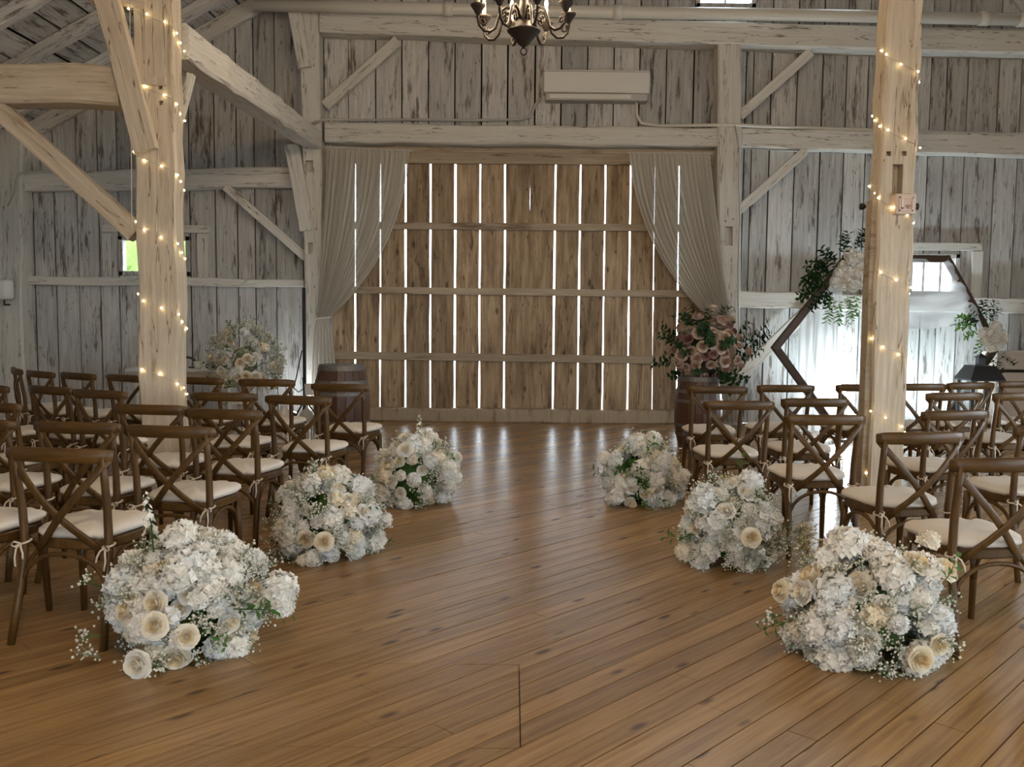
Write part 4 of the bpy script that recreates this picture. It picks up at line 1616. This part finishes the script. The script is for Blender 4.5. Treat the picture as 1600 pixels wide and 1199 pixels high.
# ------------------------------------------------------------------ left table, urn flowers, lanterns
YT = 11.2
ta, tb = at(208, 578, YT), at(362, 580, YT)
tz = .76
tbl = thing('console_table', 'white painted console table behind the left post', 'table', ((ta.x + tb.x) / 2, YT, 0))
MB().box(ta.x, tb.x, YT - .25, YT + .25, tz - .035, tz, .008).build('table_top', M['paint'], tbl)
MB().box(ta.x + .06, tb.x - .06, YT - .20, YT + .20, tz - .17, tz - .037, .004).build('apron', M['cabinet'], tbl)
MB().sphere((at(333, 586, YT).x, YT - .215, tz - .10), .018, 8, 6).build('knob', M['iron'], tbl)
for sx in (ta.x + .10, tb.x - .10):
    for sy in (YT - .16, YT + .16):
        MB().tube([(sx, sy, 0), (sx, sy, .1), (sx, sy, tz - .17)], [.02, .028, .032], 8).build('leg', M['paint'], tbl)
cx_ = at(313, 570, YT)
cup = MB().lathe([(.028, 0), (.04, .01), (.045, .09), (.040, .09), (.036, .015)], 14).build('cup', M['paint'], None, True)
cup.location = (cx_.x, YT - .08, tz)
tag(cup, 'small white cup standing on the console table', 'cup')
bk = MB().box(at(322, 570, YT).x, at(348, 570, YT).x, YT - .02, YT + .18, tz, tz + .05, .006)
bk = bk.build('guest_book', plain('dark_green_cover', (.03, .045, .04), .5), None)
tag(bk, 'dark guest book lying on the console table beside the cup', 'book')
hs_ = thing('desk_sign', 'small brown curved sign on the console table next to the post', 'sign', (at(298, 570, YT).x, YT, tz))
arcp = [(.13 * math.cos(a) - .04, 0, .13 * math.sin(a)) for a in [PI * i / 14 for i in range(0, 10)]]
MB().tube(arcp, .014, 8).build('hoop', M['frame'], hs_, True, True)
MB().box(-.02, .12, -.03, .03, 0, .018, .003).build('base', M['frame'], hs_, local=True)

YU = 10.6
ux = at(383, 560, YU).x
ped = thing('flower_pedestal', 'white pedestal carrying the large white rose arrangement', 'pedestal', (ux, YU, 0))
MB().box(-.16, .16, -.16, .16, 0, .05, .006).build('plinth', M['paint'], ped, local=True)
MB().lathe([(.11, .05), (.09, .12), (.085, .34), (.10, .40)], 18).build('column', M['paint'], ped, True, True)
MB().box(-.14, .14, -.14, .14, .40, .44, .006).build('cap', M['paint'], ped, local=True)
urn = mound('urn_flowers', 'large white rose and gypsophila arrangement in an urn near the left barrel', (ux, YU, .44), .37, .33, .86,
            [('gypsophila_sprig', 9), ('rose', 6), ('carnation', 3), ('leaf_sprig', 6)], 150, 51, None,
            extras=[('gypsophila_sprig', (-.22 + .02 * i, -.15, .20 - .07 * i), (-.4, -.6, -.6), 1.2) for i in range(4)] + [('rose', (-.33, -.15, .50), (-1, -.5, .2), 1.1), ('rose', (.02, -.32, .30), (0, -1, .1), 1.2), ('crose', (.10, -.32, .29), (.1, -1, .1), 1.2), ('rose', (.2, -.3, .28), (.2, -1, .1), 1.2)],
            core='sage', zc=.46, low=-.75, gyp=130, ck=.40)
MB().lathe([(.07, 0), (.05, .03), (.04, .07), (.10, .14), (.13, .22), (.14, .24), (.12, .24)], 18).build('urn', M['cabinet'], urn, True, True)


def lantern(name, label, base, w, h, mat, roof_h, group=None, cupola=False, dome=False):
    root = thing(name, label, 'lantern', base, 0, group)
    hw = w / 2
    K = dict(parent=root, local=True)
    MB().box(-hw, hw, -hw, hw, 0, .04 * h, .004).build('base', mat, **K)
    bt = h - roof_h
    t = w * .05
    for sx in (-1, 1):
        for sy in (-1, 1):
            x, y = sx * (hw * .9 - t), sy * (hw * .9 - t)
            MB().box(x - t, x + t, y - t, y + t, .04 * h, bt).build('corner_post', mat, **K)
    for s in (-1, 1):
        MB().box(-hw * .9, hw * .9, s * hw * .85 - .002, s * hw * .85 + .002, .04 * h, bt).build('pane', M['glass'], **K)
        MB().box(s * hw * .85 - .002, s * hw * .85 + .002, -hw * .9, hw * .9, .04 * h, bt).build('pane', M['glass'], **K)
    MB().lathe([(w * .16, .04 * h), (w * .16, bt * .55)], 14).build('candle', M['candle'], **K)
    if dome:
        MB().lathe([(hw * 1.1, bt), (hw * 1.1, bt + .012), (hw * .95, bt + roof_h * .25), (hw * .62, bt + roof_h * .52), (hw * .25, bt + roof_h * .68), (hw * .16, bt + roof_h * .82), (hw * .2, bt + roof_h * .9), (.003, h)], 16).build('roof', mat, smooth=True, **K)
    else:
        a, b = hw * 1.02, hw * .62
        z1 = bt + roof_h * .50
        am, zm = hw * .84, bt + roof_h * .26
        mb = MB()
        vs = []
        for r, z in ((a, bt), (a, bt + .015), (am, zm), (b, z1)):
            vs += [(-r, -r, z), (r, -r, z), (r, r, z), (-r, r, z)]
        fs = [(3, 2, 1, 0), (12, 13, 14, 15)]
        for j in range(3):
            for k in range(4):
                k2 = (k + 1) % 4
                fs.append((j * 4 + k, j * 4 + k2, j * 4 + 4 + k2, j * 4 + 4 + k))
        mb.add(vs, fs).build('roof', mat, **K)
        c_ = hw * .20
        MB().box(-c_, c_, -c_, c_, z1, z1 + roof_h * .26).build('cupola', mat, **K)
        z2 = z1 + roof_h * .26
        e = hw * .30
        MB().add([(-e, -e, z2), (e, -e, z2), (e, e, z2), (-e, e, z2), (0, 0, z2 + roof_h * .16)], [(3, 2, 1, 0), (0, 1, 4), (1, 2, 4), (2, 3, 4), (3, 0, 4)]).build('cupola_roof', mat, **K)
        MB().tube([(0, 0, z2 + roof_h * .14), (0, 0, h)], .006, 6).build('finial', mat, **K)
    return root


lz = M['paint']
lantern('white_lantern', 'white domed lantern on the floor behind chairs, left of its twin', (at(444, 640, 10.3).x, 10.3, 0), .17, .45, lz, .19, 'white lanterns', dome=True)
lantern('white_lantern', 'white domed lantern on the floor behind chairs, nearer the left barrel', (at(479, 640, 10.3).x, 10.3, 0), .17, .44, lz, .19, 'white lanterns', dome=True)
q = at(1533, 548, 10.6)
lantern('black_lantern', 'large black metal lantern with hipped roof standing below the arch', (q.x, 10.6, 0), .39, q.z, M['black'], .34)

# black speaker stand pole with cable
sp = at(476, 600, 11.6)
st = thing('speaker_stand', 'thin black stand with a hanging cable against the left door post', 'stand', (sp.x, 11.6, 0))
zt = at(476, 450, 11.6).z
MB().tube([(sp.x, 11.6, .05), (sp.x, 11.6, zt)], .022, 8).build('pole', M['black'], st)
for k in range(3):
    a = 2 * PI * k / 3 + .5
    MB().tube([(sp.x, 11.6, .35), (sp.x + .25 * math.cos(a), 11.6 + .25 * math.sin(a), .012)], .011, 6).build('leg', M['black'], st)
cz = lambda px, py: at(px, py, 11.55)
MB().tube([cz(472, 548), cz(468, 565), cz(463, 590), cz(459, 606), cz(466, 613), cz(474, 608), cz(473, 590)], .008, 6).build('cable', M['black'], st, True)
MB().box(cz(472, 0).x, cz(484, 0).x, 11.5, 11.56, at(478, 618, 11.5).z, at(478, 600, 11.5).z, .005).build('power_box', M['plastic'], st)

# left wall lamp at the frame's edge
lp = at(6, 452, 12.0)
wl_ = thing('wall_lamp', 'white drum lampshade at the left edge of the wall', 'lamp', (lp.x, 12.0, lp.z))
MB().lathe([(.10, -.13), (.115, -.10), (.115, .09), (.10, .12)], 18, (0, 0, 0)).build('shade', M['plastic'], wl_, True, True)
MB().tube([(0, 0, -.14), (0, .0, -.2), (-.05, .3, -.2)], .012, 6).build('bracket', M['iron'], wl_, local=True)

# cabinet at the right edge
ca = at(1571, 551, 11.6)
cb = thing('cream_cabinet', 'pale wooden cabinet at the right edge beside the black lantern', 'cabinet', (ca.x + .2, 11.6, 0))
MB().box(ca.x, 7.25, 11.8, 12.25, .80, ca.z, .01).build('upper_case', M['cabinet'], cb)
MB().box(ca.x + .05, 7.2, 11.8, 12.25, .765, .80).build('shadow_gap', M['dark'], cb)
MB().box(ca.x, 7.25, 11.8, 12.25, .0, .765, .01).build('lower_case', M['cabinet'], cb)

# ------------------------------------------------------------------ hexagonal arch
hx = thing('hexagon_arch', 'dark wooden hexagon wedding arch by the right wall', 'arch', (at(1390, 680, 11.2).x, 11.2, 0))
VL, VTL, VTR, VR = at(1212, 545, 10.75), at(1322, 404, 10.95), at(1479, 405, 11.45), at(1556, 540, 11.65)
VBL, VBR = Vector((VTL.x, VTL.y, .05)), Vector((VTR.x, VTR.y, .05))
VL.z = (VTL.z + .05) / 2
VR.z = VL.z
for a, b in ((VL, VTL), (VTL, VTR), (VTR, VR), (VR, VBR), (VBR, VBL), (VBL, VL)):
    dd = (b - a).normalized() * .03
    timber('bar', a - dd, b + dd, .085, .07, M['frame'], hx, (0, 1, 0), .002)
for v in (VBL, VBR):
    MB().box(v.x - .05, v.x + .05, v.y - .25, v.y + .25, 0, .03, .004).build('foot', M['frame'], hx)

# chiffon swag over the top right of the arch
sw = thing('chiffon_swag', 'sheer white chiffon draped over the arch top on the right', 'drape', VTR)
vs, fs = [], []
nu, nv = 40, 20
for j in range(nv + 1):
    t = j / nv
    for i in range(nu + 1):
        u = i / nu
        tp = VTL.lerp(VTR, .25 + .75 * u)
        rgt = VTR.lerp(VR, .62 * t)
        lef = VTL.lerp(VTR, .25) + Vector((0, 0, -.70 * t))
        p = lef.lerp(rgt, u)
        p = p + Vector((0, 0, -.16 * math.sin(PI * u) * t))
        p.z += (tp.z - VTL.z) * (1 - t) * 0
        p.y += -.05 + .02 * math.sin(u * 9 + t * 16) + .014 * math.sin(t * 34 - u * 6)
        vs.append(p)
for j in range(nv):
    for i in range(nu):
        a = j * (nu + 1) + i
        fs.append((a, a + 1, a + nu + 2, a + nu + 1))
MB().add(vs, fs).build('panel', M['swag'], sw, True)
vs, fs = [], []
for j in range(13):
    t = j / 12
    for i in range(13):
        u = i / 12
        b0 = VTR.lerp(VR, .60)
        vs.append(b0 + Vector((-.14 + .22 * t + .20 * (u - .5) * (1 - .5 * t), -.06 + .03 * math.sin(u * 12), -.38 * t + .02)))
for j in range(12):
    for i in range(12):
        a = j * 13 + i
        fs.append((a, a + 1, a + 14, a + 13))
MB().add(vs, fs).build('tail', M['swag'], sw, True)
# sheer panel hanging inside the left of the arch
vs, fs = [], []
for j in range(17):
    t = j / 16
    for i in range(31):
        u = i / 30
        p = VL.lerp(VTL, .30 + .62 * u) + Vector((.05, .06, 0))
        q = p.copy()
        q.z = .1
        r = p.lerp(q, t)
        r.y += .03 * math.sin(u * 30) * (.3 + t)
        vs.append(r)
for j in range(16):
    for i in range(30):
        a = j * 31 + i
        fs.append((a, a + 1, a + 32, a + 31))
pn = thing('hanging_chiffon', 'sheer white chiffon hanging straight down from left side of arch', 'drape', VTL)
MB().add(vs, fs).build('panel', sheer('fine_chiffon', (.86, .88, .9), .55, .5), pn, True)


def cluster(name, label, items):
    root = thing(name, label, 'flowers', items[0][1])
    for k, p, nn, s_ in items:
        o = put(k, root, Vector(p) - Vector(items[0][1]), nn, s_)
    return root


rn = random.Random(77)
it = []
yA = 10.75
for px, py in ((1318, 418), (1332, 408), (1322, 436), (1340, 425), (1305, 440), (1332, 448), (1345, 442), (1312, 428), (1342, 405), (1325, 425), (1348, 425), (1318, 446), (1328, 400), (1336, 436), (1346, 412)):
    it.append(('hydrangea', at(px, py, yA - .12 + rn.uniform(-.06, .04)), (rn.uniform(-.3, .3), -1, rn.uniform(-.2, .4)), rn.uniform(.8, 1.1)))
for px, py, nx_, nz in ((1330, 398, .2, 1), (1342, 395, .5, 1), (1318, 403, -.3, 1), (1305, 412, -.7, .8), (1296, 420, -1, .6), (1292, 432, -1, .2), (1285, 438, -1, .3), (1280, 446, -1, 0), (1276, 455, -1, -.2), (1285, 455, -.6, -.8), (1296, 448, -.5, -.5),
                        (1300, 435, -.6, .4), (1310, 420, -.6, .9), (1290, 445, -.9, .5), (1338, 392, .2, 1.2), (1278, 450, -1, -.6), (1300, 455, -.3, -1), (1288, 428, -1, .7), (1322, 398, -.1, 1), (1295, 440, -.8, -.2)):
    it.append(('ruscus_sprig', at(px, py, yA - .05 + rn.uniform(-.1, .06)), (nx_, -.35, nz), 1.0))
for px, py in ((1300, 458), (1312, 462), (1322, 458), (1305, 468), (1340, 455), (1316, 470), (1328, 462)):
    it.append(('fresh_sprig', at(px, py, yA - .1), (rn.uniform(-.2, .2), -.2, -1), 1.0))
for k in range(5):
    it.append(('gypsophila_sprig', at(1328 + rn.uniform(-4, 4), 462 + 9 * k, yA - .1), (0, -.2, -1), .8))
cluster('arch_flowers', 'white hydrangea and dark ruscus cluster on the upper left of the arch', it)
it = []
yB = 11.55
for px, py in ((1545, 520), (1555, 530), (1540, 533), (1562, 520), (1550, 542), (1560, 540), (1566, 530), (1536, 522), (1555, 512)):
    it.append(('hydrangea', at(px, py, yB - .12 + rn.uniform(-.06, .04)), (rn.uniform(-.3, .3), -1, rn.uniform(-.2, .4)), rn.uniform(.75, 1.0)))
for px, py, nx_, nz in ((1532, 498, -.2, 1), (1540, 505, .4, 1), (1528, 508, -1, .3), (1538, 496, .6, 1), (1545, 508, .4, .8), (1548, 552, .2, -1), (1555, 556, .5, -1), (1560, 552, .7, -.8), (1530, 500, -.8, .6)):
    it.append(('ruscus_sprig', at(px, py, yB - .05), (nx_, -.35, nz), .9))
for px, py, nx_, nz in ((1526, 505, -1, -.2), (1530, 515, -1, -.6), (1522, 498, -1, .2), (1534, 522, -.6, -1), (1520, 505, -1, .1)):
    it.append(('fresh_sprig', at(px, py, yB - .08), (nx_, -.35, nz), .9))
cluster('arch_flowers', 'white hydrangea and green leaf cluster on the right corner of the arch', it)


# ------------------------------------------------------------------ chandelier
def chandelier(label, loc, lights, power):
    root = thing('chandelier', label, 'chandelier', loc)
    K = dict(parent=root, local=True)
    # local z=0 at the bottom ring
    ring = [(.022 * math.cos(a), 0, .025 + .025 * math.sin(a)) for a in [2 * PI * i / 14 for i in range(15)]]
    MB().tube(ring, .005, 6).build('ring', M['iron'], smooth=True, **K)
    MB().lathe([(.008, .05), (.03, .07), (.045, .08), (.06, .10), (.10, .145), (.122, .165), (.126, .176), (.07, .185), (.062, .23), (.045, .26), (.055, .30), (.035, .36), (.03, .42), (.055, .47), (.06, .52), (.03, .58), (.02, .66), (.04, .70), (.015, .76), (.01, .80)], 20).build('body', M['iron'], smooth=True, **K)
    for k in range(8):
        a = 2 * PI * k / 8 + .26
        ca, sa = math.cos(a), math.sin(a)
        prof = [(.05, .25), (.09, .31), (.13, .33), (.175, .30), (.195, .24), (.215, .175), (.255, .145), (.30, .15), (.335, .185), (.345, .235), (.345, .27)]
        arm = MB().tube([(r * ca, r * sa, z) for r, z in prof], .011, 7).build('arm', M['iron'], smooth=True, **K)
        sc1 = [(.135 + .045 * (1 - t) * math.cos(7 * t), .25 + .05 * (1 - t * .7) * math.sin(7 * t)) for t in [i / 10 for i in range(11)]]
        MB().tube([(r * ca, r * sa, z) for r, z in sc1], .008, 6).build('scroll', M['iron'], arm, smooth=True, local=True)
        sc2 = [(.305 + .03 * (1 - t) * math.cos(-6 * t + 1), .215 + .03 * (1 - t * .6) * math.sin(-6 * t + 1)) for t in [i / 8 for i in range(9)]]
        MB().tube([(r * ca, r * sa, z) for r, z in sc2], .007, 6).build('scroll', M['iron'], arm, smooth=True, local=True)
        c_ = (.345 * ca, .345 * sa, 0)
        MB().lathe([(.008, .25), (.022, .27), (.03, .285), (.052, .315), (.056, .33), (.014, .335), (.012, .35)], 12, c_).build('cup', M['iron'], arm, smooth=True, local=True)
        MB().lathe([(.013, .335), (.013, .43)], 10, c_).build('candle', M['candle'], arm, local=True)
        MB().lathe([(.004, .43), (.013, .45), (.015, .465), (.008, .49), (.001, .51)], 8, c_).build('bulb', M['flame'], arm, smooth=True, local=True)
    ztop = roofz(loc[0]) - loc[2] - .12
    lk = MB()
    z = .80
    i = 0
    while z < ztop:
        pts = []
        for j in range(9):
            b = 2 * PI * j / 8
            x, zz = .012 * math.cos(b), .026 * math.sin(b)
            pts.append((x, 0, z + .02 + zz) if i % 2 else (0, x, z + .02 + zz))
        lk.tube(pts, .004, 4, False)
        z += .04
        i += 1
    lk.build('chain', M['iron'], **K)
    for k in range(lights):
        a = 2 * PI * k / max(1, lights)
        ld = bpy.data.lights.new('chandelier_lamp', 'POINT')
        ld.energy = WARM_LAMP_W * power * 8 / lights
        ld.color = (1.0, .76, .50)
        ld.shadow_soft_size = .06
        lo = bpy.data.objects.new('chandelier_lamp', ld)
        C.objects.link(lo)
        lo.parent = root
        lo.location = (.30 * math.cos(a), .30 * math.sin(a), .56)
    return root


q = at(818, 86, 7.0)
chandelier('dark bronze candle chandelier hanging over the aisle', (q.x, 7.0, q.z), 2, .3)
chandelier('added dark bronze candle chandelier, unseen behind the viewer', (q.x, .6, q.z + .1), 4, 1.0)  # unseen, added as a source for the warm front light


# ------------------------------------------------------------------ uplights on the floor
def uplight(label, loc, aim, power, col, name='floor_uplight', k=1.0):
    root = thing(name, label, 'lamp', (loc[0], loc[1], 0))
    d = Vector(aim).normalized()
    p = Vector((0, 0, loc[2]))
    K = dict(parent=root, local=True)
    MB().box(-.10, .10, -.08, .08, 0, .02, .004).build('base', M['steel'], **K)
    MB().tube([(0, 0, .02), (0, 0, loc[2] - .06)], .015, 8).build('stem', M['steel'], **K)
    MB().tube([p - d * .12, p - d * .05, p], [.05 * k, .075 * k, .08 * k], 14).build('can', M['steel'], **K)
    MB().tube([p, p + d * .012], .072 * k, 14).build('lens', M['led'], **K)
    ld = bpy.data.lights.new('uplight_lamp', 'SPOT')
    ld.energy = power
    ld.color = col
    ld.spot_size = math.radians(150)
    ld.spot_blend = .8
    ld.shadow_soft_size = .07
    lo = bpy.data.objects.new('uplight_lamp', ld)
    C.objects.link(lo)
    lo.parent = root
    lo.matrix_basis = Matrix.Translation(p + d * .03) @ d.to_track_quat('-Z', 'Y').to_matrix().to_4x4()
    return root


u1 = at(1298, 606, 11.7)
uplight('bright white floor lamp glaring below the arch', (u1.x, 11.5, .52), (-.18, -1, .22), UPLIGHT_W * 1.5, (.80, .93, 1.0), k=1.6)
u3 = at(1335, 640, 11.75)
uplight('white floor lamp against the wall beside the right post', (u3.x, 11.85, .16), (.1, .8, 1.0), UPLIGHT_W * 2.2, (.72, .90, 1.0))
u4 = at(1458, 640, 11.85)
uplight('floor lamp washing the wall between right post and black lantern', (u4.x, 11.85, .16), (.1, .8, 1.0), UPLIGHT_W * 1.6, (.72, .90, 1.0))
u2 = at(455, 640, 11.9)
uplight('small floor lamp washing the wall behind the left lanterns', (u2.x, 11.9, .14), (.1, .5, 1.0), UPLIGHT_W * .25, (.80, .92, 1.0))

# ------------------------------------------------------------------ outside
g = MB().box(-60, 60, -60, 60, -.5, -.2)
gr = g.build('ground_outside', M['ground'])
tag(gr, 'pale gravel yard outside the barn', 'ground', kind='structure')
hr = thing('hedge', 'bright green foliage outside the small left window', 'tree', (win_left[0], 16.0, -.2))
rn = random.Random(3)
core = MB()
for k in range(3):
    core.sphere((-1.4 + 1.0 * k, .6, 1.4), 1.0, 14, 10, (1, .8, 1.6))
core.build('foliage_core', M['hedge'], hr, True, True)
mb = MB()
for k in range(3500):
    p = Vector((rn.uniform(-2.4, 1.7), rn.uniform(-.5, .2), rn.uniform(.0, 3.6)))
    a = Vector((rn.uniform(-1, 1), rn.uniform(-1, 0), rn.uniform(-1, 1))).normalized()
    b_ = a.orthogonal().normalized()
    c_ = a.cross(b_)
    s = rn.uniform(.05, .10)
    mb.add([p - b_ * s, p + c_ * s * .5, p + b_ * s, p - c_ * s * .5], [(0, 1, 2, 3)])
lv = mb.build('leaves', M['hedge'], hr, local=True)
lv['kind'] = 'stuff'
MB().tube([(0, .5, 0), (0, .5, 1.5)], .12, 8).build('trunk', M['frame'], hr, local=True)
